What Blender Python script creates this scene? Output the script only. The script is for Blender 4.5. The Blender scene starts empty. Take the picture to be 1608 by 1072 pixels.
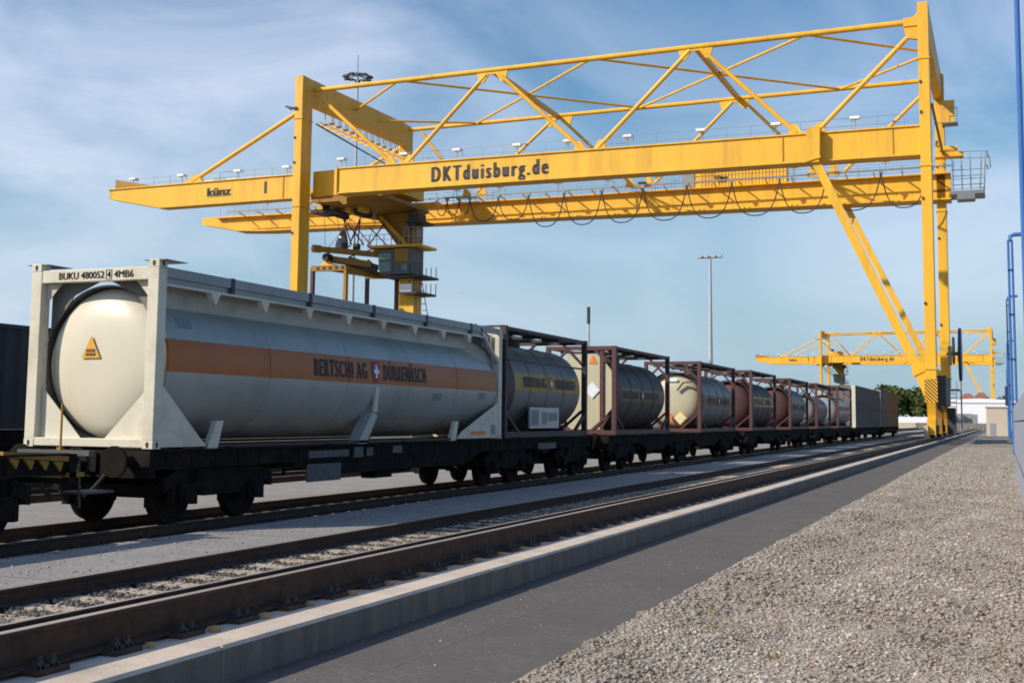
import bpy, bmesh, math, random
import numpy as np
from mathutils import Vector, Matrix
R = math.radians
SC = bpy.context.scene
COL = SC.collection

# ------------------------------------------------------------------ camera
YAW, PITCH, ROLL, F, W = 0.386262, 0.098086, 0.010963, 1892.55, 1608.0
fw = Vector((-math.sin(YAW)*math.cos(PITCH), math.cos(YAW)*math.cos(PITCH), math.sin(PITCH)))
rt = Vector((math.cos(YAW), math.sin(YAW), 0)); up = rt.cross(fw)
r2 = rt*math.cos(ROLL)+up*math.sin(ROLL); u2 = up*math.cos(ROLL)-rt*math.sin(ROLL)
cd = bpy.data.cameras.new('camera'); cam = bpy.data.objects.new('camera', cd); COL.objects.link(cam)
cam.matrix_world = Matrix((( r2.x,u2.x,-fw.x,0),(r2.y,u2.y,-fw.y,0),(r2.z,u2.z,-fw.z,1.7),(0,0,0,1)))
cd.sensor_width = 36; cd.lens = F/W*36; cd.shift_y = -67/1608; cd.clip_start = .1; cd.clip_end = 9000
SC.camera = cam
# ------------------------------------------------------------------ sun and sky
TOSUN = Vector((-1.0, -1.1, 1.0)).normalized()
sd = bpy.data.lights.new('sun', 'SUN'); sd.energy = 4.7; sd.angle = R(.6); sd.color = (1, .90, .76)
so = bpy.data.objects.new('sun', sd); COL.objects.link(so); so.rotation_euler = (-TOSUN).to_track_quat('-Z', 'Y').to_euler()
wd = bpy.data.worlds.new('World'); SC.world = wd; wd.use_nodes = True
nt = wd.node_tree; nt.nodes.clear()
def N(t, **k):
    n = nt.nodes.new(t)
    for a, b in k.items(): setattr(n, a, b)
    return n
sky = N('ShaderNodeTexSky', sky_type='NISHITA', sun_disc=False, sun_elevation=math.asin(TOSUN.z),
        sun_rotation=math.atan2(TOSUN.x, TOSUN.y), air_density=1.2, dust_density=.5, ozone_density=1.6, altitude=50)
bg = N('ShaderNodeBackground'); bg.inputs[1].default_value = .095
out = N('ShaderNodeOutputWorld')
tc = N('ShaderNodeTexCoord'); mp = N('ShaderNodeMapping'); mp.inputs['Scale'].default_value = (2.0, 2.0, 4.6); mp.inputs['Rotation'].default_value = (R(9), R(14), 0)
no = N('ShaderNodeTexNoise'); no.inputs['Scale'].default_value = 1.5; no.inputs['Detail'].default_value = 9; no.inputs['Roughness'].default_value = .52; no.inputs['Distortion'].default_value = .7
cr = N('ShaderNodeValToRGB'); cr.color_ramp.elements[0].position = .36; cr.color_ramp.elements[1].position = .66
# thin cloud is thicker over the left (west) half of the sky
dt = N('ShaderNodeVectorMath', operation='DOT_PRODUCT'); dt.inputs[1].default_value = (-math.cos(YAW-.05), -math.sin(YAW-.05), .35)
mr = N('ShaderNodeMapRange'); mr.inputs['From Min'].default_value = -.25; mr.inputs['From Max'].default_value = .42; mr.inputs['To Min'].default_value = .10; mr.inputs['To Max'].default_value = 1.0
dt2 = N('ShaderNodeVectorMath', operation='DOT_PRODUCT'); dt2.inputs[1].default_value = tuple((fw+rt*.40+up*.12).normalized())
mr2 = N('ShaderNodeMapRange'); mr2.inputs['From Min'].default_value = .955; mr2.inputs['From Max'].default_value = .995; mr2.inputs['To Max'].default_value = .65
ma = N('ShaderNodeMath', operation='MAXIMUM'); mu = N('ShaderNodeMath', operation='MULTIPLY'); mu2 = N('ShaderNodeMath', operation='MULTIPLY'); mu2.inputs[1].default_value = .70
mx = N('ShaderNodeMix', data_type='RGBA'); mx.inputs[7].default_value = (9.2, 9.9, 11.6, 1)
L = nt.links.new
L(tc.outputs['Generated'], mp.inputs[0]); L(mp.outputs[0], no.inputs[0]); L(no.outputs[0], cr.inputs[0])
L(tc.outputs['Generated'], dt.inputs[0]); L(dt.outputs['Value'], mr.inputs[0])
L(tc.outputs['Generated'], dt2.inputs[0]); L(dt2.outputs['Value'], mr2.inputs[0]); L(mr.outputs[0], ma.inputs[0]); L(mr2.outputs[0], ma.inputs[1])
L(cr.outputs[0], mu.inputs[0]); L(ma.outputs[0], mu.inputs[1]); L(mu.outputs[0], mu2.inputs[0])
# pale blue summer air low over the horizon
sx = N('ShaderNodeSeparateXYZ'); L(tc.outputs['Generated'], sx.inputs[0])
hr = N('ShaderNodeMapRange', interpolation_type='SMOOTHSTEP'); hr.inputs['From Min'].default_value = -.02; hr.inputs['From Max'].default_value = .40; hr.inputs['To Min'].default_value = .88; hr.inputs['To Max'].default_value = .0
L(sx.outputs[2], hr.inputs[0]); hm = N('ShaderNodeMix', data_type='RGBA'); L(hr.outputs[0], hm.inputs[0]); hs = N('ShaderNodeHueSaturation'); hs.inputs['Hue'].default_value = .504; hs.inputs['Saturation'].default_value = 1.5; hs.inputs['Value'].default_value = 1.2; L(sky.outputs[0], hs.inputs['Color']); L(hs.outputs[0], hm.inputs[6]); hm.inputs[7].default_value = (3.25, 5.2, 7.1, 1)
L(mu2.outputs[0], mx.inputs[0]); L(hm.outputs[2], mx.inputs[6]); L(mx.outputs[2], bg.inputs[0]); L(bg.outputs[0], out.inputs[0])
SC.view_settings.view_transform = 'Standard'; SC.view_settings.look = 'None'; SC.view_settings.gamma = 1
SC.view_settings.exposure = .0
SC.render.engine = 'CYCLES'; SC.cycles.filter_width = 1.8

# ------------------------------------------------------------------ materials
def mat(name, c, rough=.6, metal=0., var=.12, sc=3., c2=None, bump=0., bsc=None, spec=.4, streak=False, dirt=None, dirta=.0, coat=0.):
    m = bpy.data.materials.new(name); m.use_nodes = True; t = m.node_tree; b = t.nodes['Principled BSDF']
    b.inputs['Roughness'].default_value = rough; b.inputs['Metallic'].default_value = metal; b.inputs['Specular IOR Level'].default_value = spec
    b.inputs['Coat Weight'].default_value = coat
    l = t.links.new
    tc = t.nodes.new('ShaderNodeTexCoord'); mp = t.nodes.new('ShaderNodeMapping'); l(tc.outputs['Object'], mp.inputs[0])
    if streak: mp.inputs['Scale'].default_value = (1, 1, .12)
    n = t.nodes.new('ShaderNodeTexNoise'); n.inputs['Scale'].default_value = sc; n.inputs['Detail'].default_value = 7; n.inputs['Roughness'].default_value = .65
    l(mp.outputs[0], n.inputs[0])
    mx = t.nodes.new('ShaderNodeMix'); mx.data_type = 'RGBA'
    rm = t.nodes.new('ShaderNodeMapRange'); rm.inputs['From Min'].default_value = .3; rm.inputs['From Max'].default_value = .7
    l(n.outputs[0], rm.inputs[0]); l(rm.outputs[0], mx.inputs[0])
    lo = [max(0, x*(1-var)) for x in c]; hi = [min(1, x*(1+var)) for x in c] if c2 is None else list(c2)
    mx.inputs[6].default_value = (*lo, 1); mx.inputs[7].default_value = (*hi, 1)
    last = mx.outputs[2]
    if dirta > 0:
        n2 = t.nodes.new('ShaderNodeTexNoise'); n2.inputs['Scale'].default_value = sc*.45; n2.inputs['Detail'].default_value = 10; n2.inputs['Roughness'].default_value = .75
        l(mp.outputs[0], n2.inputs[0])
        r3 = t.nodes.new('ShaderNodeMapRange'); r3.inputs['From Min'].default_value = .48; r3.inputs['From Max'].default_value = .72; r3.inputs['To Max'].default_value = dirta
        l(n2.outputs[0], r3.inputs[0])
        m3 = t.nodes.new('ShaderNodeMix'); m3.data_type = 'RGBA'; l(r3.outputs[0], m3.inputs[0]); l(last, m3.inputs[6]); m3.inputs[7].default_value = (*(dirt or (.1, .07, .04)), 1)
        last = m3.outputs[2]
    l(last, b.inputs['Base Color'])
    if bump > 0:
        n4 = t.nodes.new('ShaderNodeTexNoise'); n4.inputs['Scale'].default_value = bsc or sc*6; n4.inputs['Detail'].default_value = 6; l(tc.outputs['Object'], n4.inputs[0])
        bp = t.nodes.new('ShaderNodeBump'); bp.inputs['Strength'].default_value = bump; bp.inputs['Distance'].default_value = .05; l(n4.outputs[0], bp.inputs['Height']); l(bp.outputs[0], b.inputs['Normal'])
    return m
M = {}
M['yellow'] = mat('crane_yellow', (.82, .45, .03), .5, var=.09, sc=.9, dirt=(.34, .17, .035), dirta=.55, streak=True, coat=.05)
M['yellow_dull_shade'] = mat('dull_shade_yellow', (.34, .18, .025), .6, sc=.6, dirt=(.12, .08, .04), dirta=.5)  # crane yellow browned to carry the shade under the girder, plus grime
M['black'] = mat('black_paint', (.025, .024, .024), .5)
M['letter'] = mat('dark_lettering', (.045, .04, .045), .6)
M['steel'] = mat('galvanised_steel', (.24, .255, .27), .45, metal=.5, sc=2)
M['dsteel'] = mat('dark_steel', (.06, .06, .065), .6, metal=.3)
M['white'] = mat('white_lamp_housing', (.85, .86, .88), .3)
M['cable'] = mat('black_cable', (.03, .03, .035), .6)
M['cabgrey'] = mat('cab_grey', (.12, .12, .125), .55)
M['glass'] = mat('cab_glass', (.05, .13, .13), .08, spec=.8)
M['grey'] = mat('grey_panel', (.25, .26, .27), .6)
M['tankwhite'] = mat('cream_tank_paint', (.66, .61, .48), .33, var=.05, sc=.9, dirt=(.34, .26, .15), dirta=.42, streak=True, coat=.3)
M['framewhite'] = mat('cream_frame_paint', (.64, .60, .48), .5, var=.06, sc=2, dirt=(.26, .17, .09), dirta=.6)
M['cladding'] = mat('shaded_white_cladding', (.35, .365, .345), .38, var=.06, sc=.8, dirt=(.15, .14, .11), dirta=.6, streak=True, coat=.15)  # white lowered to grey for the flank's shade, with streaked dirt
M['skirt'] = mat('shadow_grey_steel', (.16, .15, .13), .6, var=.2)  # dark grey holds the shade inside the ring and frame corners
M['orange'] = mat('orange_band', (.40, .11, .015), .45, var=.1, sc=1.5, dirt=(.25, .065, .015), dirta=.55, streak=True)
M['bandyellow'] = mat('faded_yellow_band', (.42, .23, .03), .5, sc=2, dirt=(.2, .1, .04), dirta=.6)
M['bandbrown'] = mat('weathered_orange_band', (.16, .075, .035), .5, sc=2, dirt=(.08, .05, .03), dirta=.6)
M['stripefaint'] = mat('faint_brown_stripe', (.14, .11, .10), .9, sc=1.5, spec=.1)
M['diamondcream'] = mat('cream_placard', (.72, .66, .40), .5)
M['red'] = mat('red_paint', (.32, .02, .03), .5)
M['maroon'] = mat('maroon_frame_paint', (.095, .038, .036), .6, var=.2, sc=3, dirt=(.05, .03, .02), dirta=.5)
M['darkframe'] = mat('dark_red_frame_paint', (.055, .03, .032), .6, var=.2, sc=3)
M['tankgrey'] = mat('weathered_grey_tank', (.20, .195, .185), .5, metal=.1, var=.12, sc=1.2, dirt=(.12, .10, .08), dirta=.6, streak=True)
M['tankdark'] = mat('dirty_dark_tank', (.085, .08, .072), .6, metal=.2, var=.15, sc=1.2, dirt=(.05, .045, .04), dirta=.6, streak=True)
M['tankcream'] = mat('dusty_cream_tank', (.52, .47, .33), .45, var=.1, sc=1.2, dirt=(.22, .18, .11), dirta=.6, streak=True)
M['tankmaroon'] = mat('maroon_tank_end', (.075, .034, .034), .55, var=.15, sc=1.2, dirt=(.05, .04, .03), dirta=.5)
M['tanksilver'] = mat('pale_silver_tank', (.34, .36, .37), .35, metal=.3, var=.1, sc=1.2, dirt=(.25, .2, .15), dirta=.5, streak=True)
M['placard'] = mat('white_placard', (.75, .78, .82), .5)
M['placardorange'] = mat('orange_placard', (.75, .20, .05), .5)
M['placardyellow'] = mat('ochre_placard', (.70, .38, .05), .5, var=.15)
M['wagon'] = mat('sooty_shaded_wagon_steel', (.011, .0095, .0085), .9, spec=.15, var=.3, sc=4, dirt=(.055, .036, .022), dirta=.6)  # sooty steel, base blackened further for the deep shade along the train
M['wagonplate'] = mat('grey_wagon_plate', (.09, .09, .095), .6, var=.25, sc=9)
M['wheel'] = mat('wheel_steel', (.016, .014, .013), .8, spec=.15, metal=.1, var=.3, sc=6)
M['rail'] = mat('rusty_rail', (.060, .034, .022), .75, var=.3, sc=6, c2=(.10, .055, .035))
M['railtop'] = mat('worn_rail_head', (.42, .36, .31), .4, metal=.1, var=.15, sc=12)
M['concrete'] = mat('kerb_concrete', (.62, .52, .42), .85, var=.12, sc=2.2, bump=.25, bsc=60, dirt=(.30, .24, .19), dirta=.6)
M['kerbside'] = mat('stained_shaded_kerb_side', (.21, .19, .165), .9, var=.25, sc=3.5, bump=.3, bsc=50, dirt=(.12, .11, .10), dirta=.7, streak=True)  # stained concrete, base darkened to paint in the sunless face's shade
M['sleeper'] = mat('concrete_sleeper', (.46, .38, .28), .9, var=.15, sc=4, bump=.2, bsc=60, dirt=(.16, .12, .09), dirta=.5)
M['pad'] = mat('pale_pad_block', (.42, .27, .15), .8, var=.15, sc=6)
M['corr'] = mat('dark_corrugated_steel', (.035, .037, .042), .65, var=.2, sc=1.2)
M['boxgrey'] = mat('weathered_grey_box', (.17, .155, .14), .9, spec=.1, var=.12, sc=1.0, dirt=(.12, .09, .07), dirta=.5, streak=True)
M['boxend'] = mat('pale_box_end', (.62, .58, .46), .6, var=.1, sc=1.5)
M['boxlilac'] = mat('pale_lilac_box', (.17, .165, .16), .9, spec=.1, var=.1, sc=1.0)
M['blue'] = mat('blue_fence_paint', (.045, .15, .42), .4, var=.08, sc=3)
M['darkblue'] = mat('dark_blue_steel', (.02, .05, .11), .5)
M['bark'] = mat('bark', (.07, .055, .04), .9)
M['leaf'] = mat('leaf_green', (.062, .085, .028), .7, c2=(.10, .13, .04), sc=.6, spec=.2)
M['whitewall'] = mat('white_hall_cladding', (.78, .80, .84), .6, var=.03, sc=.3)
M['roofred'] = mat('red_roof', (.33, .14, .10), .8)
M['beige'] = mat('beige_render', (.50, .44, .36), .9, var=.06, sc=.8, bump=.1)
M['mast'] = mat('grey_mast_paint', (.42, .46, .49), .5)
M['lilacpanel'] = mat('pale_panel', (.34, .36, .43), .55, var=.06, sc=1.5)

def noise_stack(name, cols, scales, rough=.9, bump=.4, bscale=30, bdist=.03, vor=None):
    m = bpy.data.materials.new(name); m.use_nodes = True; t = m.node_tree; b = t.nodes['Principled BSDF']; l = t.links.new
    b.inputs['Roughness'].default_value = rough; b.inputs['Specular IOR Level'].default_value = .25
    tc = t.nodes.new('ShaderNodeTexCoord'); last = None
    for i, (c, s) in enumerate(zip(cols[1:], scales)):
        n = t.nodes.new('ShaderNodeTexNoise'); n.inputs['Scale'].default_value = s; n.inputs['Detail'].default_value = 6; n.inputs['Roughness'].default_value = .7; l(tc.outputs['Object'], n.inputs[0])
        rm = t.nodes.new('ShaderNodeMapRange'); rm.inputs['From Min'].default_value = .42; rm.inputs['From Max'].default_value = .62; l(n.outputs[0], rm.inputs[0])
        mx = t.nodes.new('ShaderNodeMix'); mx.data_type = 'RGBA'; l(rm.outputs[0], mx.inputs[0])
        if last is None: mx.inputs[6].default_value = (*cols[0], 1)
        else: l(last, mx.inputs[6])
        mx.inputs[7].default_value = (*c, 1); last = mx.outputs[2]
    hgt = None
    if vor:
        v = t.nodes.new('ShaderNodeTexVoronoi'); v.inputs['Scale'].default_value = vor[0]; l(tc.outputs['Object'], v.inputs['Vector'])
        hs = t.nodes.new('ShaderNodeSeparateColor'); l(v.outputs['Color'], hs.inputs[0])
        rm = t.nodes.new('ShaderNodeMapRange'); rm.inputs['To Min'].default_value = vor[1]; rm.inputs['To Max'].default_value = vor[2]; l(hs.outputs[0], rm.inputs[0])
        mm = t.nodes.new('ShaderNodeVectorMath'); mm.operation = 'SCALE'; l(last, mm.inputs[0]); l(rm.outputs[0], mm.inputs['Scale']); last = mm.outputs[0]
        hgt = v.outputs['Distance']
    l(last, b.inputs['Base Color'])
    bp = t.nodes.new('ShaderNodeBump'); bp.inputs['Strength'].default_value = bump; bp.inputs['Distance'].default_value = bdist
    if hgt is not None:
        bp.invert = True; l(hgt, bp.inputs['Height'])
    else:
        n4 = t.nodes.new('ShaderNodeTexNoise'); n4.inputs['Scale'].default_value = bscale; n4.inputs['Detail'].default_value = 8; l(tc.outputs['Object'], n4.inputs[0]); l(n4.outputs[0], bp.inputs['Height'])
    l(bp.outputs[0], b.inputs['Normal'])
    return m
M['asphalt'] = noise_stack('grey_asphalt', [(.125, .113, .106), (.155, .14, .128), (.105, .096, .09)], [.7, 14], bump=.35, bscale=140, bdist=.01)
M['strip'] = noise_stack('pale_crossing_asphalt', [(.29, .275, .265), (.36, .34, .32), (.23, .22, .21)], [.9, 16], bump=.3, bscale=120, bdist=.01)
M['gravel'] = noise_stack('mixed_gravel', [(.29, .25, .212), (.36, .315, .265), (.225, .195, .165)], [1.3, 9], bump=.6, bdist=.02, vor=(26, .45, 1.6))
M['ballast'] = noise_stack('dark_ballast', [(.085, .075, .068), (.13, .115, .10)], [3], bump=1., bdist=.04, vor=(18, .4, 1.7))
M['far_ground'] = noise_stack('yard_ground', [(.20, .18, .16), (.15, .14, .125), (.12, .12, .085)], [.05, .4], bump=.2, bscale=5)
def stone_mat(name, cols):
    m = bpy.data.materials.new(name); m.use_nodes = True; t = m.node_tree; b = t.nodes['Principled BSDF']; l = t.links.new
    b.inputs['Roughness'].default_value = .9; b.inputs['Specular IOR Level'].default_value = .25
    a = t.nodes.new('ShaderNodeAttribute'); a.attribute_name = 'tone'
    cr = t.nodes.new('ShaderNodeValToRGB'); cr.color_ramp.interpolation = 'LINEAR'
    e = cr.color_ramp.elements
    e[0].position = 0; e[0].color = (*cols[0], 1); e[1].position = 1; e[1].color = (*cols[-1], 1)
    for i, c in enumerate(cols[1:-1]):
        k = e.new((i+1)/(len(cols)-1)); k.color = (*c, 1)
    l(a.outputs['Fac'], cr.inputs[0]); l(cr.outputs[0], b.inputs['Base Color'])
    return m
M['stones'] = stone_mat('gravel_stones', [(.10, .085, .07), (.27, .235, .19), (.31, .28, .24), (.25, .225, .20), (.36, .26, .19), (.30, .28, .255), (.38, .345, .30), (.34, .305, .26), (.40, .365, .32), (.50, .47, .42)])
M['bstones'] = stone_mat('ballast_stones', [(.04, .035, .03), (.09, .08, .072), (.12, .105, .095), (.16, .14, .12), (.10, .09, .085), (.40, .37, .33)])

# ------------------------------------------------------------------ mesh builder
class MB:
    def __init__(s): s.v = []; s.f = []; s.m = []
    def add(s, vs, fs, mi=0):
        o = len(s.v); s.v += [tuple(v) for v in vs]; s.f += [tuple(i+o for i in f) for f in fs]; s.m += [mi]*len(fs); return s
    def box(s, x0, x1, y0, y1, z0, z1, mi=0):
        return s.add([(x0,y0,z0),(x1,y0,z0),(x1,y1,z0),(x0,y1,z0),(x0,y0,z1),(x1,y0,z1),(x1,y1,z1),(x0,y1,z1)],
                     [(0,3,2,1),(4,5,6,7),(0,1,5,4),(1,2,6,5),(2,3,7,6),(3,0,4,7)], mi)
    def beam(s, p, q, w, h, mi=0, upv=(0,0,1)):
        p = Vector(p); q = Vector(q); d = (q-p).normalized(); u = Vector(upv)
        a = d.cross(u)
        if a.length < 1e-3: a = d.cross(Vector((0,1,0)))
        a.normalize(); b = a.cross(d).normalized(); a = a*w/2; b = b*h/2
        vs = [p-a-b, p+a-b, p+a+b, p-a+b, q-a-b, q+a-b, q+a+b, q-a+b]
        return s.add(vs, [(0,3,2,1),(4,5,6,7),(0,1,5,4),(1,2,6,5),(2,3,7,6),(3,0,4,7)], mi)
    def tube(s, pts, r, n=8, mi=0, cap=True):
        pts = [Vector(p) for p in pts]; rings = []
        for i, p in enumerate(pts):
            d = (pts[min(i+1, len(pts)-1)]-pts[max(i-1, 0)]).normalized()
            u = Vector((0,0,1)) if abs(d.z) < .95 else Vector((0,1,0))
            a = d.cross(u).normalized(); b = a.cross(d)
            rr = r[i] if isinstance(r, (list, tuple)) else r
            rings.append([p+a*rr*math.cos(2*math.pi*k/n)+b*rr*math.sin(2*math.pi*k/n) for k in range(n)])
        vs = [v for g in rings for v in g]; fs = []
        for i in range(len(pts)-1):
            for k in range(n):
                k2 = (k+1) % n; fs.append((i*n+k, (i+1)*n+k, (i+1)*n+k2, i*n+k2))
        if cap: fs += [tuple(range(n)), tuple(range((len(pts)-1)*n+n-1, (len(pts)-1)*n-1, -1))]
        return s.add(vs, fs, mi)
    def prism(s, poly, ax, a, b, mi=0):
        # poly: 2-D points; ax: axis of extrusion. x->(y,z) y->(x,z) z->(x,y)
        def P(u, w, t): return {'x': (t, u, w), 'y': (u, t, w), 'z': (u, w, t)}[ax]
        n = len(poly); vs = [P(u, w, a) for u, w in poly]+[P(u, w, b) for u, w in poly]
        fs = [tuple(range(n)), tuple(range(2*n-1, n-1, -1))]+[(i, i+n, (i+1) % n+n, (i+1) % n) for i in range(n)]
        return s.add(vs, fs, mi)
    def lathe_y(s, prof, cx, cz, angs, mfun=None):
        # prof: [(y, r)]; angs: sorted angles; axis along Y
        n = len(angs); vs = []; fs = []; ms = []
        for y, r in prof: vs += [(cx+r*math.cos(a), y, cz+r*math.sin(a)) for a in angs]
        for i in range(len(prof)-1):
            for k in range(n):
                k2 = (k+1) % n; fs.append((i*n+k, i*n+k2, (i+1)*n+k2, (i+1)*n+k))
                a0 = angs[k]; a1 = angs[k2] if k2 else angs[0]+2*math.pi
                ms.append(mfun(i, (a0+a1)/2) if mfun else 0)
        o = len(s.v); s.v += vs; s.f += [tuple(j+o for j in f) for f in fs]; s.m += ms
        return s
    def build(s, name, m, parent=None, smooth=True, bevel=0., ang=.6):
        me = bpy.data.meshes.new(name)
        off = parent.matrix_world.translation.copy() if parent else Vector((0,0,0))
        if parent: off = world_loc(parent)
        me.from_pydata([(v[0]-off.x, v[1]-off.y, v[2]-off.z) for v in s.v], [], s.f)
        ms = m if isinstance(m, (list, tuple)) else [m]
        for k in ms: me.materials.append(k)
        if len(ms) > 1: me.polygons.foreach_set('material_index', s.m)
        bm = bmesh.new(); bm.from_mesh(me); bmesh.ops.recalc_face_normals(bm, faces=bm.faces); bm.to_mesh(me); bm.free()
        if smooth:
            me.polygons.foreach_set('use_smooth', [True]*len(me.polygons)); me.set_sharp_from_angle(angle=ang)
        me.update(); o = bpy.data.objects.new(name, me); COL.objects.link(o)
        if parent: o.parent = parent
        if bevel:
            b = o.modifiers.new('bevel', 'BEVEL'); b.width = bevel; b.segments = 2; b.limit_method = 'ANGLE'
        return o
WL = {}
def world_loc(o):
    p = Vector(o.location)
    while o.parent: o = o.parent; p += Vector(o.location)
    return p
def thing(name, label, cat, loc=(0,0,0), group=None):
    o = bpy.data.objects.new(name, None); COL.objects.link(o); o.location = loc; o.empty_display_size = .3
    o['label'] = label; o['category'] = cat
    if group: o['group'] = group
    return o
def tag(o, label, cat, group=None, kind=None):
    o['label'] = label; o['category'] = cat
    if group: o['group'] = group
    if kind: o['kind'] = kind
    return o
def struct(o): o['kind'] = 'structure'; return o
def copy_tree(o, parent=None):
    c = o.copy(); COL.objects.link(c)
    if parent: c.parent = parent
    for ch in list(o.children): copy_tree(ch, c)
    return c
def text_mesh(s, sx, sy, bold=0.0, spacing=1.0, flatten=True):
    cu = bpy.data.curves.new('txt', 'FONT'); cu.body = s; cu.size = 1; cu.offset = bold; cu.space_character = spacing; cu.resolution_u = 3
    o = bpy.data.objects.new('txt', cu); COL.objects.link(o); dg = bpy.context.evaluated_depsgraph_get()
    me = bpy.data.meshes.new_from_object(o.evaluated_get(dg)); COL.objects.unlink(o); bpy.data.objects.remove(o); bpy.data.curves.remove(cu)
    co = np.array([v.co[:2] for v in me.vertices]); fs = [tuple(p.vertices) for p in me.polygons]; bpy.data.meshes.remove(me)
    mn = co.min(0); mxx = co.max(0)
    return co, fs, mn, mxx
def text_on(parent, name, s, mapf, width, cap, m, bold=.02, spacing=1.0, base=0.0, fat=0):
    """flat lettering; mapf(u, v) -> world point; the text is width wide, its cap height is cap"""
    co, fs, mn, mx_ = text_mesh(s, 1, 1, bold, spacing)
    cc, _, cmn, cmx = text_mesh('H', 1, 1, bold)
    k = width/(mx_[0]-mn[0]); kv = cap/(cmx[1]-cmn[1])
    bm = bmesh.new()
    for du in ((0,) if not fat else (-fat, 0, fat)):
        vs = [bm.verts.new(((c[0]-mn[0])*k+du, (c[1]-cmn[1])*kv+base, 0)) for c in co]
        for f in fs:
            try: bm.faces.new([vs[i] for i in f])
            except ValueError: pass
    for j in range(1, 8):
        g = bm.verts[:]+bm.edges[:]+bm.faces[:]
        bmesh.ops.bisect_plane(bm, geom=g, plane_co=(0, cap*j/8, 0), plane_no=(0, 1, 0))
    bm.verts.index_update(); off = world_loc(parent)
    for v in bm.verts: v.co = Vector(mapf(v.co.x, v.co.y))-off
    me = bpy.data.meshes.new(name); bm.to_mesh(me); bm.free(); me.materials.append(m)
    o = bpy.data.objects.new(name, me); COL.objects.link(o); o.parent = parent
    return o
def scatter(name, n, xr, yr, z, smin, smax, m, seed, label=None, cat=None, power=1., thin=.6, hf=None):
    rg = np.random.default_rng(seed)
    base = np.array([(1,0,0),(-1,0,0),(0,1,0),(0,-1,0),(0,0,1),(0,0,-1)], float)
    tri = np.array([(0,2,4),(2,1,4),(1,3,4),(3,0,4),(2,0,5),(1,2,5),(3,1,5),(0,3,5)])
    px = rg.uniform(*xr, n); py = yr[0]+(yr[1]-yr[0])*rg.uniform(0, 1, n)**power
    s = smin+(smax-smin)*rg.uniform(0, 1, n)**2.2
    an = rg.uniform(0, 6.283, n); tone = rg.uniform(0, 1, n)
    patch = np.sin(px*1.3+py*.37)*np.sin(py*.53-px*.6)+.5*np.sin(px*3.1+py*1.9)
    tone = np.clip(tone+.16*patch*(hf is not None), 0, 1)
    if hf is not None: z = z+hf(px, py)[:, None]
    v = base[None]*rg.uniform(.6, 1.25, (n, 6, 1))+rg.normal(0, .16, (n, 6, 3))
    v[..., 2] *= thin; v *= s[:, None, None]
    c, q = np.cos(an)[:, None], np.sin(an)[:, None]
    x = v[..., 0]*c-v[..., 1]*q; y = v[..., 0]*q+v[..., 1]*c
    P = np.stack([x+px[:, None], y+py[:, None], v[..., 2]+z+s[:, None]*.18], -1).reshape(-1, 3)
    T = (tri[None]+(np.arange(n)*6)[:, None, None]).reshape(-1, 3)
    me = bpy.data.meshes.new(name); me.vertices.add(len(P)); me.vertices.foreach_set('co', P.astype('f').ravel())
    me.loops.add(T.size); me.loops.foreach_set('vertex_index', T.astype('i').ravel())
    me.polygons.add(len(T)); me.polygons.foreach_set('loop_start', np.arange(0, T.size, 3, dtype='i')); me.polygons.foreach_set('loop_total', np.full(len(T), 3, 'i'))
    a = me.attributes.new('tone', 'FLOAT', 'FACE'); a.data.foreach_set('value', np.repeat(tone, 8).astype('f'))
    me.materials.append(m); me.update(); me.validate()
    o = bpy.data.objects.new(name, me); COL.objects.link(o); o['kind'] = 'stuff'; o['label'] = label; o['category'] = cat
    return o

# ------------------------------------------------------------------ ground
GZ = -.64
struct(MB().box(-2500, 2500, -300, 3800, -3, -.80).build('ground', M['far_ground'], smooth=False))
def sheet(name, x0, x1, y0, y1, z, m, nx=1, ny=1, amp=0., seed=1, wob=0.):
    rg = np.random.default_rng(seed); vs = []; fs = []
    ys = [y0+(y1-y0)*(j/ny)**1.8 for j in range(ny+1)]
    for j, y in enumerate(ys):
        for i in range(nx+1):
            x = x0+(x1-x0)*i/nx
            edge = i in (0, nx)
            vs.append((x+(rg.normal(0, wob) if i == 0 and wob else 0), y, z+(0 if edge else rg.normal(0, amp))))
    for j in range(ny):
        for i in range(nx):
            a = j*(nx+1)+i; fs.append((a, a+1, a+nx+2, a+nx+1))
    return struct(MB().add(vs, fs).build(name, m, smooth=amp > 0, ang=3.))
sheet('asphalt_path', -6.35, -3.9, -4, 900, -.632, M['asphalt'])
def hill(x, y):
    # shallow dips, wheel ruts and ridges of the loose gravel
    e = np.clip((x+4.06)/.5, 0, 1)
    return e*(.01+.028*np.sin(x*1.9+y*.31)*np.sin(y*.43+1.3)+.018*np.sin(x*4.1-y*.9)+.016*np.sin(x*1.1+y*1.7+2)+.02*np.exp(-((x+2.3+.15*np.sin(y*.2))/.5)**2)*-1.6+.02*np.exp(-((x+3.6)/.3)**2))
gb = sheet('gravel_bed', -4.06, 1.9, -2, 420, -.615, M['gravel'], nx=46, ny=420, amp=.006, wob=.035, seed=4)
for v_ in gb.data.vertices: v_.co.z += float(hill(v_.co.x, v_.co.y))
sheet('gravel_verge', 1.9, 60, -2, 900, -.625, M['gravel'])
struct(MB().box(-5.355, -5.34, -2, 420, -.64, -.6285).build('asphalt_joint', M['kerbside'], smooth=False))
scatter('gravel', 52000, (-4.05, 1.2), (3.8, 15), -.615, .008, .034, M['stones'], 11, 'loose mixed beige and grey gravel covering the ground beside the asphalt path', 'gravel', 1.15, hf=hill)
scatter('gravel', 900, (-4.05, 1.1), (3.8, 30), -.615, .03, .062, M['stones'], 17, 'larger stones strewn over the gravel verge', 'gravel', 1.3, hf=hill)
scatter('gravel', 500, (-6.2, -4.0), (4, 40), -.632, .006, .02, M['stones'], 18, 'stray stones on the asphalt path', 'gravel', 1.5)
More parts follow.
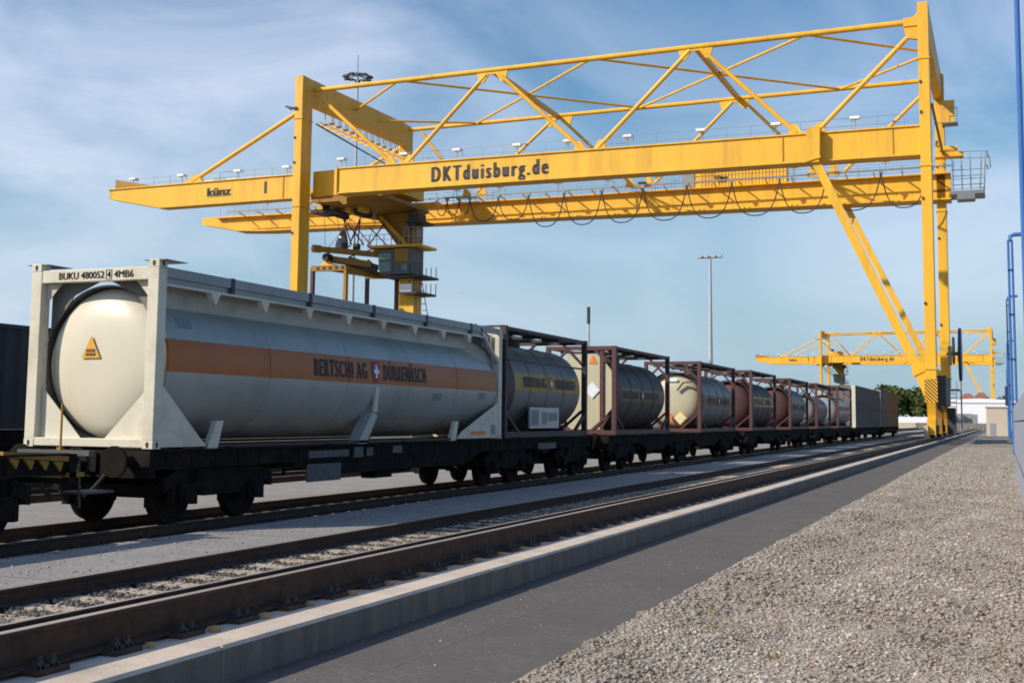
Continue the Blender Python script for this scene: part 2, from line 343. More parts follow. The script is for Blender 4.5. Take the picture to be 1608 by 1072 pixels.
scatter('gravel', 2200, (-11.0, -9.3), (6, 40), -.03, .008, .025, M['stones'], 19, 'stray stones on the paved strip', 'gravel', 1.5)
g2 = scatter('gravel', 30000, (-4.05, 1.4), (15, 45), -.615, .014, .048, M['stones'], 12, 'loose gravel further along the verge towards the blue fence', 'gravel', 1.2, hf=hill)
scatter('gravel', 26000, (-4.05, 1.6), (45, 120), -.615, .03, .075, M['stones'], 16, 'loose gravel far along the verge, up to the beige hut', 'gravel', 1.3)
# ballast and paved strips
sheet('ballast_bed', -9.6, -7.3, -4, 700, -.225, M['ballast'], nx=14, ny=300, amp=.012, seed=7)
sheet('ballast_bed', -13.8, -11.0, -4, 700, -.235, M['ballast'], nx=14, ny=300, amp=.012, seed=8)
struct(MB().box(-11.05, -9.2, -4, 700, -.45, -.03).build('paved_strip', M['strip'], smooth=False))
struct(MB().box(-17.3, -13.66, -4, 700, -.45, -.04).build('paved_strip', M['strip'], smooth=False))
struct(MB().box(-60, -17.3, -4, 700, -.6, -.30).build('yard_apron', M['far_ground'], smooth=False))
jm = MB()
for k in range(26): jm.box(-11.04, -9.21, 5+k*5.0, 5.018+k*5.0, -.032, -.0285)
for k in range(26): jm.box(-17.2, -13.67, 7+k*5.0, 7.018+k*5.0, -.042, -.0385)
struct(jm.build('strip_joint', M['ballast'], smooth=False))
scatter('ballast_stones', 11000, (-9.1, -8.35), (5.5, 34), -.195, .02, .05, M['bstones'], 15, 'dark ballast heaped against the left rail of the empty track', 'ballast', 1.3)
scatter('ballast_stones', 21000, (-8.4, -7.4), (5.5, 34), -.192, .015, .045, M['bstones'], 13, 'grey ballast stones lying between the sleepers of the empty track', 'ballast', 1.4)
scatter('ballast_stones', 9000, (-13.7, -11.05), (8, 36), -.225, .015, .045, M['bstones'], 14, 'dark ballast stones under the tank train', 'ballast', 1.3)
# kerb: concrete beam that carries the crane rail, cast in lengths with open joints
kb = MB()
y = -3.0
while y < 640:
    y1 = y+ (6.0 if y < 120 else 40)
    kb.prism([(-7.36, -.75), (-6.33, -.75), (-6.33, -.33), (-6.36, -.30), (-7.36, -.30)], 'y', y+.012, y1-.012)
    y = y1
kb.box(-7.34, -6.35, -3, 640, -.75, -.315)
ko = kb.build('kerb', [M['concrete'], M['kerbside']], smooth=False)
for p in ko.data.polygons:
    if p.normal.x > .9: p.material_index = 1  # face turned from the sun takes the shade-darkened colour
struct(ko)

# ------------------------------------------------------------------ rails
def rail_profile(cx, top, h=.172, head=.072, foot=.15):
    z0 = top-h; w = .016/2+.004
    return [(cx-foot/2, z0), (cx+foot/2, z0), (cx+foot/2, z0+.012), (cx+w, z0+.035), (cx+w, top-.045), (cx+head/2, top-.034), (cx+head/2, top-.008), (cx+head/2-.01, top),
            (cx-head/2+.01, top), (cx-head/2, top-.008), (cx-head/2, top-.034), (cx-w, top-.045), (cx-w, z0+.035), (cx-foot/2, z0+.012)]
def rail(parent, cx, top=0., h=.172, head=.072, foot=.15, y0=-4, y1=640):
    o = MB().prism(rail_profile(cx, top, h, head, foot), 'y', y0, y1).build('rail', [M['rail'], M['railtop']], parent, smooth=False)
    for p in o.data.polygons:
        if p.normal.z > .9 and p.center.z+world_loc(o).z > top-.02: p.material_index = 1
    return o
def track(name, cx, label, group, sl0, x0, x1, sz=-.175, ny=100, far=True):
    t = thing(name, label, 'railway track', (cx, 0, sz), group)
    rail(t, cx-.7535); rail(t, cx+.7535)
    sp = .62
    for i in range(ny):
        y = sl0+i*sp
        MB().prism([(x0, sz-.12), (x1, sz-.12), (x1, sz-.01), (x1-.01, sz), (x0+.01, sz), (x0, sz-.01)], 'y', y-.13, y+.13).build('sleeper', M['sleeper'], t, smooth=False)
    if far:
        fb = MB()
        for i in range(ny, 900): y = sl0+i*sp; fb.box(x0, x1, y-.13, y+.13, sz-.12, sz)
        o = fb.build('sleeper', M['sleeper'], t, smooth=False); o['kind'] = 'stuff'
    c = MB()
    for rx in (cx-.7535, cx+.7535):
        for i in range(0, 90):
            y = sl0+i*sp
            for s in (-1, 1): c.box(rx+s*.085-.03, rx+s*.085+.03, y-.05, y+.05, sz, sz+.035)
    o = c.build('rail_fastening', M['rail'], t, smooth=False); o['kind'] = 'stuff'
    return t
track('railway_track', -8.25, 'empty railway track between the paved strip and the crane rail, sleepers in ballast', None, 4.4, -9.18, -7.38)
track('railway_track', -12.82, 'railway track under the long train of tank containers', None, 6.0, -13.62, -11.1)
for cx, lb in ((-19.6, 'unused track beyond the paved strip behind the train'), (-24.2, 'farthest track, carrying the dark corrugated container')):
    t = thing('railway_track', lb, 'railway track', (cx, 0, -.3)); rail(t, cx-.7535, -.02, h=.27); rail(t, cx+.7535, -.02, h=.27)
cr_ = thing('crane_rail', 'tall rusty crane rail on the concrete kerb with clips along its foot', 'crane rail', (-7.1, 0, -.3))
rail(cr_, -7.1, .03, h=.30, head=.11, foot=.26)
def plate(y, mb_plate, mb_clip, mb_pad):
    mb_plate.box(-7.36, -6.83, y-.17, y+.17, -.299, -.262)
    for s in (-1, 1):
        mb_clip.box(-6.965, -6.90, y+s*.07-.035, y+s*.07+.035, -.262, -.20)
        mb_clip.tube([(-6.91, y+s*.07, -.262), (-6.91, y+s*.07, -.165)], .018, 6)
    mb_clip.box(-6.97, -6.90, y-.13, y+.13, -.262, -.235)
for i in range(100):
    y = 4.9+i*.87
    a, b, c = MB(), MB(), MB(); plate(y, a, b, c)
    p = a.build('base_plate', M['rail'], cr_, smooth=False)
    b.build('rail_clip', M['dsteel'], p)
    random.seed(i*7+1)
    if random.random() < .55:
        MB().box(-6.86, -6.82+random.uniform(0, .04), y+.19+random.uniform(0, .05), y+.27+random.uniform(.0, .08), -.298, -.25).build('pad_block', M['pad'], p, smooth=False)
a, b, c = MB(), MB(), MB()
for i in range(100, 330): plate(4.9+i*.87, a, b, c)
o = a.build('base_plate', M['rail'], cr_, smooth=False); o['kind'] = 'stuff'
#--PART2--

# ------------------------------------------------------------------ wagons
XC = -12.82
def bogie(parent, yc):
    """two-axle bogie: a wheel is a sub-part of the bogie"""
    m = MB()
    for s in (-1, 1):
        x0 = XC+s*.93; x1 = XC+s*1.07
        m.prism([(yc-1.45, .50), (yc-1.2, .62), (yc-.75, .62), (yc-.45, .42), (yc+.45, .42), (yc+.75, .62), (yc+1.2, .62), (yc+1.45, .50), (yc+1.45, .72), (yc+1.1, .86), (yc-1.1, .86), (yc-1.45, .72)], 'x', x0, x1)
        for a in (-.92, .92):
            m.box(x0-.03, x1+.05, yc+a-.17, yc+a+.17, .32, .63)
            m.tube([(x1+s*.0+ (.05 if s > 0 else -.19), yc+a, .46), (x1+(.09 if s > 0 else -.23), yc+a, .46)], .13, 12)
            for b in (-.27, .27): m.tube([(XC+s*1.0, yc+a+b, .30), (XC+s*1.0, yc+a+b, .60)], .075, 8)
        for b in (-.2, 0, .2): m.tube([(XC+s*1.0, yc+b, .44), (XC+s*1.0, yc+b, .66)], .07, 8)
    m.box(XC-1.0, XC+1.0, yc-.22, yc+.22, .55, .80)
    m.box(XC-.95, XC+.95, yc-1.5, yc-1.4, .5, .62); m.box(XC-.95, XC+.95, yc+1.4, yc+1.5, .5, .62)
    for a in (-1.42, -.42, .42, 1.42): m.box(XC-.86, XC-.72, yc+a-.05, yc+a+.05, .28, .66); m.box(XC+.72, XC+.86, yc+a-.05, yc+a+.05, .28, .66)
    b = m.build('bogie', M['wagon'], parent)
    for a in (-.92, .92):
        for s in (-1, 1):
            w = MB(); xw = XC+s*.7535
            prof = [(xw-s*.07, 0), (xw-s*.07, .15), (xw-s*.03, .17), (xw-s*.03, .36), (xw-s*.085, .40), (xw-s*.085, .485), (xw-s*.055, .49), (xw-s*.045, .46), (xw+s*.06, .455), (xw+s*.06, .40), (xw+s*.03, .36), (xw+s*.03, .17), (xw+s*.09, .15), (xw+s*.09, 0)]
            n = 28; vs = []; fs = []
            for x, r in prof: vs += [(x, yc+a+r*math.cos(2*math.pi*k/n), .462+r*math.sin(2*math.pi*k/n)) for k in range(n)]
            for i in range(len(prof)-1):
                for k in range(n): fs.append((i*n+k, i*n+(k+1) % n, (i+1)*n+(k+1) % n, (i+1)*n+k))
            w.add(vs, fs).build('wheel', M['wheel'], b)
        MB().tube([(XC-.7, yc+a, .462), (XC+.7, yc+a, .462)], .085, 10).build('axle', M['wheel'], b)
    return b
def wagon(y0, y1, bogies, label, deck=1.17, seed=1):
    rg = random.Random(seed)
    t = thing('container_wagon', label, 'rail wagon', (XC, y0, 0), 'flat wagons of the long train')
    f = MB()
    for s in (-1, 1):
        x = XC+s*1.12
        f.box(x-.05, x+.05, y0+.5, y1-.5, deck-.30, deck-.02)
        f.box(x-.12, x+.12, y0+.5, y1-.5, deck-.035, deck-.01)
        q = y0+.8; rk = 0
        while q < y1-.7:
            f.box(x+s*.05-.012, x+s*.05+.012, q-.02, q+.02, deck-.29, deck-.04)
            if rk % 5 == 2: f.box(x+s*.02, x+s*.10, q+.25, q+.40, deck-.02, deck+.012) if s > 0 else None
            if rk % 4 == 1: f.beam((x+s*.03, q+.2, deck-.33), (x-s*.02, q+.2, deck-.52), .05, .05)
            q += .62; rk += 1
        # fish-belly sag between bogies
        bs = sorted(bogies)
        for a, b in zip(bs[:-1], bs[1:]):
            if b-a > 5: f.prism([(a+1.9, deck-.30), (b-1.9, deck-.30), (b-2.9, deck-.56), (a+2.9, deck-.56)], 'x', x-.03, x+.03)
    f.box(XC-.28, XC+.28, y0+.3, y1-.3, deck-.34, deck-.06)
    yy = y0+.9
    while yy < y1-.6:
        f.box(XC-1.1, XC+1.1, yy-.06, yy+.06, deck-.26, deck-.07); yy += 1.55
    for e, s in ((y0, 1), (y1, -1)): f.box(XC-1.22, XC+1.22, e+s*.42-.07, e+s*.42+.07, deck-.42, deck-.02)
    for b in bogies: f.box(XC-1.05, XC+1.05, b-.35, b+.35, .80, deck-.05)
    f.build('frame', M['wagon'], t)
    for b in bogies: bogie(t, b)
    for e, s in ((y0, 1), (y1, -1)):
        for sx in (-.875, .875):
            m = MB(); m.tube([(XC+sx, e+s*.35, 1.0), (XC+sx, e+s*.02, 1.0)], .09, 12); m.tube([(XC+sx, e+s*.02, 1.0), (XC+sx, e-s*.03, 1.0)], .23, 18); m.build('buffer', M['wagon'], t)
        m = MB(); m.tube([(XC, e+s*.4, .98), (XC, e-s*.12, .94), (XC, e-s*.2, .84)], .05, 8); m.box(XC-.12, XC+.12, e+s*.3, e+s*.42, .85, 1.1); m.build('coupling', M['wagon'], t)
        m = MB(); m.tube([(XC+.45, e+s*.4, .85), (XC+.45, e+s*.1, .62), (XC+.4, e-s*.05, .5), (XC+.35, e-s*.1, .62)], .03, 8); m.build('brake_hose', M['cable'], t)
    bs = sorted(bogies)
    for a, b in zip(bs[:-1], bs[1:]):
        if b-a > 5:
            m = MB(); c = (a+b)/2
            m.box(XC+.72, XC+1.0, c-.9, c-.1, .45, .82); m.build('brake_box', M['wagon'], t); m = MB(); m.tube([(XC+.5, c+.3, .66), (XC+.5, c+1.5, .66)], .17, 14)
            m.build('brake_gear', M['wagon'], t)
            MB().tube([(XC+1.0, a+2.0, .74), (XC+1.0, b-2.0, .74)], .025, 6).build('brake_rod', M['wagon'], t)
    return t
def plates(t, items):
    for (ya, yb, za, zb) in items:
        MB().box(XC+1.172, XC+1.190, ya, yb, za, zb).build('data_plate', M['wagonplate'], t, smooth=False)
w0 = wagon(-7.0, 13.35, [-4.5, 2.5, 10.9], 'empty flat wagon with yellow brackets, at the left edge before the big cream tank')
w1 = wagon(14.15, 35.6, [16.5, 28.75, 33.8], 'flat wagon carrying the big cream tank with the orange band')
plates(w1, [(18.95, 20.4, .93, 1.06), (20.6, 20.95, .9, 1.1), (21.1, 21.35, .92, 1.08), (22.2, 22.6, .95, 1.1)])
MB().box(XC+1.172, XC+1.19, 18.9, 20.1, .50, .82).build('data_plate', M['wagonplate'], w1, smooth=False)
MB().box(XC+1.172, XC+1.19, 30.6, 32.0, .86, 1.02).build('data_plate', M['wagonplate'], w1, smooth=False)
w2 = wagon(36.4, 57.4, [38.8, 46.6, 55.2], 'flat wagon under the dark tank and the cream-ended tank with a diamond placard')
w3 = wagon(58.2, 80.6, [61.2, 69.8, 78.2], 'flat wagon under the two maroon-ended tanks')
w4 = wagon(81.4, 104.6, [84.5, 93.0, 102.2], 'flat wagon under the two silvery tanks in maroon frames')
w5 = wagon(105.4, 129.5, [108.2, 126.6], 'flat wagon under the first grey box container')
w6 = wagon(130.3, 152.2, [133, 149.6], 'last flat wagon in sight, under the farthest grey box container')
# yellow brackets, lever and thin stake at the end of the empty wagon
m = MB()
m.beam((-11.64, 11.7, 1.17), (-11.64, 12.9, 1.08), .06, .07); m.beam((-11.64, 12.9, 1.08), (-11.66, 13.05, .88), .05, .08)
for k in range(4): m.prism([(11.8+k*.26, 1.12-k*.02), (11.98+k*.26, 1.10-k*.02), (11.93+k*.26, .98-k*.02)], 'x', -11.69, -11.61)
m.box(-11.72, -11.6, 12.85, 13.15, .84, .90); m.beam((-11.64, 12.9, 1.12), (-12.0, 13.25, 1.14), .04, .04)
m.build('yellow_bracket', M['yellow_dull_shade'], w0, smooth=False)
MB().tube([(-12.17, 13.3, 1.0), (-12.17, 13.3, 1.83)], .016, 8).build('marker_stake', M['yellow_dull_shade'], w0)
MB().box(-12.205, -12.135, 13.26, 13.34, .92, 1.22).build('stake_socket', M['yellow_dull_shade'], w0, smooth=False)
m = MB(); m.box(-12.7, -11.45, 13.05, 13.16, 1.12, 1.19); m.tube([(-11.75, 13.2, 1.1), (-11.75, 13.25, .4)], .02, 6); m.tube([(-12.5, 13.3, .78), (-11.9, 13.3, .78)], .02, 6)
m.box(-11.95, -11.55, 13.1, 13.7, .60, .63); m.build('step', M['wagonplate'], w0, smooth=False)

# ------------------------------------------------------------------ containers
def circ(R0, cx, cz, y):
    return lambda u, v: None
def angles(n, extra=()):
    a = sorted(set([round(2*math.pi*k/n, 5) for k in range(n)]+[round(e, 5) for e in extra])); return a
def shield(parent, y, zc, Rr, cx, cz, s=1.0):
    """red shield with a white cross, curved on the tank flank"""
    def P(u, v, o):
        z = zc+v; a = math.asin(max(-1, min(1, (z-cz)/Rr))); return (cx+(Rr+o)*math.cos(a), y+u, cz+(Rr+o)*math.sin(a))
    def patch(name, u0, u1, v0, v1, o, mm, taper=0.):
        vs = []; fs = []; n = 8
        for j in range(n+1):
            v = v0+(v1-v0)*j/n; h = 1.0
            if taper and j < 4: h = [.15, .62, .85, .96][j]
            c = (u0+u1)/2; w = (u1-u0)/2*h; vs += [P(c-w, v, o), P(c+w, v, o)]
        for j in range(n): fs.append((2*j, 2*j+1, 2*j+3, 2*j+2))
        return MB().add(vs, fs).build(name, mm, parent, smooth=False)
    e = patch('shield_emblem', -.155*s, .155*s, -.22*s, .20*s, .012, M['red'], 1)
    patch('cross', -.035*s, .035*s, -.13*s, .13*s, .018, M['placard']).parent = parent
    patch('cross', -.105*s, .105*s, -.038*s, .038*s, .0185, M['placard'])
    return e
def corner_castings(t, x0, x1, y0, y1, z0, z1, m, s=.17, proud=.004):
    for x, sx in ((x0, 1), (x1, -1)):
        for y, sy in ((y0, 1), (y1, -1)):
            for z, sz in ((z0, 1), (z1, -1)):
                b = MB(); xa, xb = sorted((x-sx*proud, x+sx*s)); ya, yb = sorted((y-sy*proud, y+sy*s)); za, zb = sorted((z-sz*proud, z+sz*.12)); b.box(xa, xb, ya, yb, za, zb)
                c = b.build('corner_casting', m, t, smooth=False, bevel=.008)
                h = MB(); cx, cy, cz = (xa+xb)/2, (ya+yb)/2, (za+zb)/2
                ye = y-sy*(proud+.003); xe = x-sx*(proud+.003)
                for (kind) in (0, 1):
                    vs = []
                    for k in range(14):
                        a = 2*math.pi*k/14; p, q = .028*math.cos(a), .045*math.sin(a)
                        vs.append((cx+p, ye, cz+q) if kind == 0 else (xe, cy+p, cz+q))
                    h.add(vs, [tuple(range(14))])
                h.build('slot', M['black'], c, smooth=False)

# --- the big cream 45-foot tank container
x0, x1, y0, y1, z0, z1 = -14.04, -11.60, 14.55, 27.92, 1.18, 4.0
T = thing('tank_container', 'longest tank container, cream with an orange band, nearest in the train', 'tank container', (-12.82, 14.55, 1.18), 'tank containers on the train')
cx, cz, RR = -12.82, 2.475, 1.205
bz0, bz1 = 2.335, 2.835
a0 = math.asin((bz0-cz)/RR); a1 = math.asin((bz1-cz)/RR)
ang = angles(72, [a0 % (2*math.pi), a1, math.pi-a1, (math.pi-a0)])
def band(i, a):
    s = math.sin(a); z = cz+RR*s
    return 1 if bz0 < z < bz1 else 0
prof = []
ya, yb = 14.86, 27.62
prof = [(ya, RR-.02), (ya+.02, RR)]
seams = [17.6, 20.3, 22.9, 25.3]
for s_ in seams: prof += [(s_-.03, RR), (s_-.022, RR-.012), (s_+.022, RR-.012), (s_+.03, RR)]
prof += [(yb, RR), (yb+.02, RR-.02)]
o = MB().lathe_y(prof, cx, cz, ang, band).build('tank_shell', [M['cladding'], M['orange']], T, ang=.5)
def dome(y, d, sgn, Rr, n=16):
    pr = []
    for k in range(n+1):
        t = k/n*math.pi/2; pr.append((y+sgn*(d-d*(1-math.sin(math.pi/2-t)**1.0))*1.0, Rr*math.sin(t)**.60))
    return pr
pr = [(y_, r_) for y_, r_ in dome(15.10, .37, -1, RR-.03)]
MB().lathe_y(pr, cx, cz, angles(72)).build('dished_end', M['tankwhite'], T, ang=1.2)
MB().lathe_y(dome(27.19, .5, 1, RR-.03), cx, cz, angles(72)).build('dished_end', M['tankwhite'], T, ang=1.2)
# skirt ring between tank and end frame
for (ys, ye) in ((14.86, 15.4), (27.1, 27.62)):
    MB().lathe_y([(ys, RR-.03), (ye, RR-.03), (ye, RR-.006), (ys, RR-.021), (ys, RR-.03)], cx, cz, angles(72)).build('skirt_ring', M['skirt'], T, ang=.5)
PW = .20
def frame_end(yf, inn):
    ya, yb = sorted((yf, yf+inn*.20))
    for x, s in ((x0, 1), (x1, -1)):
        xa, xb = sorted((x, x+s*PW))
        b = MB().box(xa, xb, ya, yb, z0+.12, z1-.12); b.build('corner_post', M['framewhite'], T, smooth=False, bevel=.012)
    MB().box(x0+PW, x1-PW, ya+.01, ya+.13 if inn > 0 else yb, z1-.30, z1-.105).build('top_rail', M['framewhite'], T, smooth=False, bevel=.01)
    MB().box(x0+PW-.05, x1-.17, ya+.005, yb-.02, z0+.015, z0+.14).build('bottom_rail', M['framewhite'], T, smooth=False, bevel=.01)
    yg = yf+inn*.12
    for x, s in ((x0+PW, 1), (x1-PW, -1)):
        g = MB(); g.prism([(x, z0+.13), (x+s*.80, z0+.13), (x+s*.02, z0+.90), (x, z0+.92)], 'y', yg, yg+.015); g.build('gusset', M['framewhite'], T, smooth=False)
        yb2 = yf+inn*.27; MB().prism([(x-s*.02, z1-.26), (x+s*.95, z1-.26), (x+s*.42, z1-.48), (x+s*.02, z1-1.0), (x-s*.02, z1-1.0)], 'y', yb2, yb2+.012).build('shield_plate', M['skirt'], T, smooth=False)
        g = MB(); g.prism([(x, z1-.30), (x+s*.30, z1-.30), (x, z1-.62)], 'y', yg, yg+.015); g.build('gusset', M['framewhite'], T, smooth=False)
frame_end(y0, 1); frame_end(y1, -1)
corner_castings(T, x0, x1, y0, y1, z0, z1, M['framewhite'], .19)
# brim plates on the roof corners
for x in (x0+.1, x1-.1):
    for yy in (y0+.13, y1-.13): MB().box(x-.21, x+.21, yy-.12, yy+.42 if yy < 20 else yy+.12, z1-.012, z1-.004).build('corner_plate', M['steel'], T, smooth=False)
# flank gussets, saddles and mid supports
for x in (x1, x0):
    s = -1 if x == x1 else 1
    xa, xb = sorted((x+s*.02, x+s*.035)); m = MB()
    m.prism([(y0+.2, z0+.02), (y0+1.35, z0+.02), (y0+1.15, z0+.16), (y0+.2, z0+.95)], 'x', xa, xb); m.build('flank_gusset', M['framewhite'], T, smooth=False); m = MB()
    m.prism([(y1-.2, z0+.02), (y1-2.6, z0+.02), (y1-2.35, z0+.18), (y1-.2, z0+.88)], 'x', xa, xb); m.build('flank_gusset', M['framewhite'], T, smooth=False)
for yy in (16.1, 25.2):
    m = MB(); m.prism([(yy-.16, z0-.03), (yy+.12, z0-.03), (yy+.26, z0+.42), (yy+.08, z0+.42)], 'x', x1-.14, x1-.05); m.build('saddle', M['framewhite'], T, smooth=False)
m = MB(); m.prism([(20.75, z0-.03), (21.12, z0-.03), (21.55, z0+.52), (21.38, z0+.62)], 'x', x1-.30, x1-.06); m.build('saddle', M['cladding'], T, smooth=False)
MB().beam((x1-.055, 21.42, 1.78), (x1-.035, 21.46, 2.26), .13, .05, upv=(1, 0, 0)).build('ladder_stile', M['framewhite'], T, smooth=False)
m = MB(); m.box(x1-.12, x1-.06, y0+1.3, y1-2.5, z0-.005, z0+.045); m.box(x0+.06, x0+.12, y0+1.3, y1-2.5, z0-.005, z0+.045); m.build('bottom_side_rail', M['darkframe'], T, smooth=False)
m = MB(); m.box(x1-.02, x1-.012, 26.1, 26.95, z0+.10, z0+.19); m.build('ochre_label', M['placardorange'], T, smooth=False)
m = MB(); m.box(x1-.02, x1-.012, 27.3, 27.55, z0+.10, z0+.33); m.build('valve_box', M['grey'], T, smooth=False)
# roof walkway on the near side
m = MB(); m.box(x1-.62, x1-.04, y0+.2, y1-1.2, z1-.205, z1-.18)
yy = y0+.4
while yy < y1-1.3: m.box(x1-.60, x1-.06, yy, yy+.035, z1-.18, z1-.15); yy += .22
m.build('walkway', M['steel'], T, smooth=False)
m = MB(); m.box(x1-.055, x1-.02, y0+.2, y1-.2, z1-.25, z1-.10); m.build('walkway_toe_board', M['steel'], T, smooth=False)
m = MB(); m.box(x1-.10, x1-.03, y0+.2, y1-.9, z1-.38, z1-.345); m.build('side_rail', M['framewhite'], T, smooth=False)
yy = y0+1.45
while yy < y1-1.2:
    MB().prism([(yy-.13, z1-.38), (yy+.13, z1-.38), (yy+.02, z1-.56), (yy-.02, z1-.56)], 'x', x1-.12, x1-.02).build('walkway_bracket', M['framewhite'], T, smooth=False); yy += 1.42
yy = y0+1.9
while yy < y1-1.2: MB().box(x1-.06, x1-.012, yy-.05, yy+.05, z1-.34, z1-.09).build('walkway_post', M['dsteel'], T, smooth=False); yy += 2.4
MB().prism([(x1-.11, z1-.36), (x1-.06, z1-.36), (x1-.06, z1-.13), (x1-.60, z1-.215), (x1-.60, z1-.24)], 'y', y0+.25, y1-1.0).build('walkway_skirt', M['steel'], T, smooth=False)
m = MB(); m.box(x1-1.05, x1-.63, y0+.2, y1-.2, z1-.24, z1-.20); m.build('roof_plate', M['cladding'], T, smooth=False)
MB().box(-12.0, -11.97, y0+.25, y1-1.0, 3.30, z1-.21).build('walkway_web', M['cladding'], T, smooth=False)
MB().tube([(cx, 20.6, cz+RR-.02), (cx, 20.6, cz+RR+.14)], .33, 20).build('manhole', M['framewhite'], T)
m = MB(); m.tube([(x1-.35, 26.6, z1-.2), (x1-.3, 26.9, z1-.05), (x1-.12, 27.3, z1-.3), (x1-.08, 27.5, z1-1.2)], .03, 8); m.tube([(x1-.5, 26.4, z1-.15), (x1-.2, 26.8, z1-.1), (x1-.15, 27.0, z1-.6)], .04, 8); m.box(x1-.3, x1-.08, 26.9, 27.2, z1-.5, z1-.3); m.build('pipework', M['steel'], T)
m = MB(); m.beam((x1-.07, 26.6, z1-.16), (x1-.07, 27.75, z1-.95), .06, .10, upv=(1, 0, 0)); m.build('brace', M['framewhite'], T, smooth=False)
for (ya_, yb_, z_) in ((15.25, 15.6, 3.02), (24.1, 24.55, 2.05), (26.6, 26.95, 2.12)):
    vs = []
    for zz in (z_, z_+.16):
        a_ = math.asin((zz-cz)/RR)
        for yy_ in (ya_, yb_): vs.append((cx+(RR+.008)*math.cos(a_), yy_, cz+(RR+.008)*math.sin(a_)))
    MB().add(vs, [(0, 1, 3, 2)]).build('data_plate', M['grey'], T, smooth=False)
# lettering on the orange band and on the end rail
def on_tank(yy0, zb, Rr=RR, cx_=cx, cz_=cz, o=.010):
    def f(u, v):
        z = zb+v; a = math.asin((z-cz_)/Rr); return (cx_+(Rr+o)*math.cos(a), yy0+u, cz_+(Rr+o)*math.sin(a))
    return f
text_on(T, 'lettering', 'BERTSCHI AG', on_tank(19.05, 2.425), 1.95, .31, M['letter'], bold=0, spacing=1.3, fat=.016)
shield(T, 21.38, 2.585, RR, cx, cz)
text_on(T, 'lettering', 'DÜRRENÄSCH', on_tank(21.72, 2.425), 1.9, .31, M['letter'], bold=0, spacing=1.3, fat=.016)
for s_, u0_, w_ in (('BUKU 480052', .54, .87), ('4', 1.47, .06), ('4MB6', 1.60, .36)):
    text_on(T, 'lettering', s_, lambda u, v: (x0+u0_+u, y0+.004, z1-.255+v), w_, .105, M['letter'], bold=0, fat=.004)
m = MB()
for (ua, ub, va, vb) in ((1.445, 1.45, -.02, .125), (1.55, 1.555, -.02, .125), (1.445, 1.555, .122, .127), (1.445, 1.555, -.022, -.017)): m.box(x0+ua, x0+ub, y0+.001, y0+.009, z1-.255+va, z1-.255+vb)
m.build('check_digit_box', M['letter'], T, smooth=False)
# small hazard triangle on the dished end
def tri_on_dome(parent, xc, zc, s, y, mm, name='warning_triangle'):
    MB().add([(xc-s/2, y, zc-s*.45), (xc+s/2, y, zc-s*.45), (xc, y, zc+s*.5), (xc-s/2, y+.01, zc-s*.45), (xc+s/2, y+.01, zc-s*.45), (xc, y+.01, zc+s*.5)], [(0, 1, 2), (5, 4, 3), (0, 3, 4, 1), (1, 4, 5, 2), (2, 5, 3, 0)]).build(name, mm, parent, smooth=False)
tri_on_dome(T, -12.95, 2.70, .36, 14.70, M['placardyellow'])
m = MB(); m.box(-13.03, -12.87, 14.69, 14.699, 2.635, 2.675); m.box(-13.04, -12.86, 14.69, 14.699, 2.575, 2.615); m.build('triangle_lettering', M['bandbrown'], T, smooth=False)

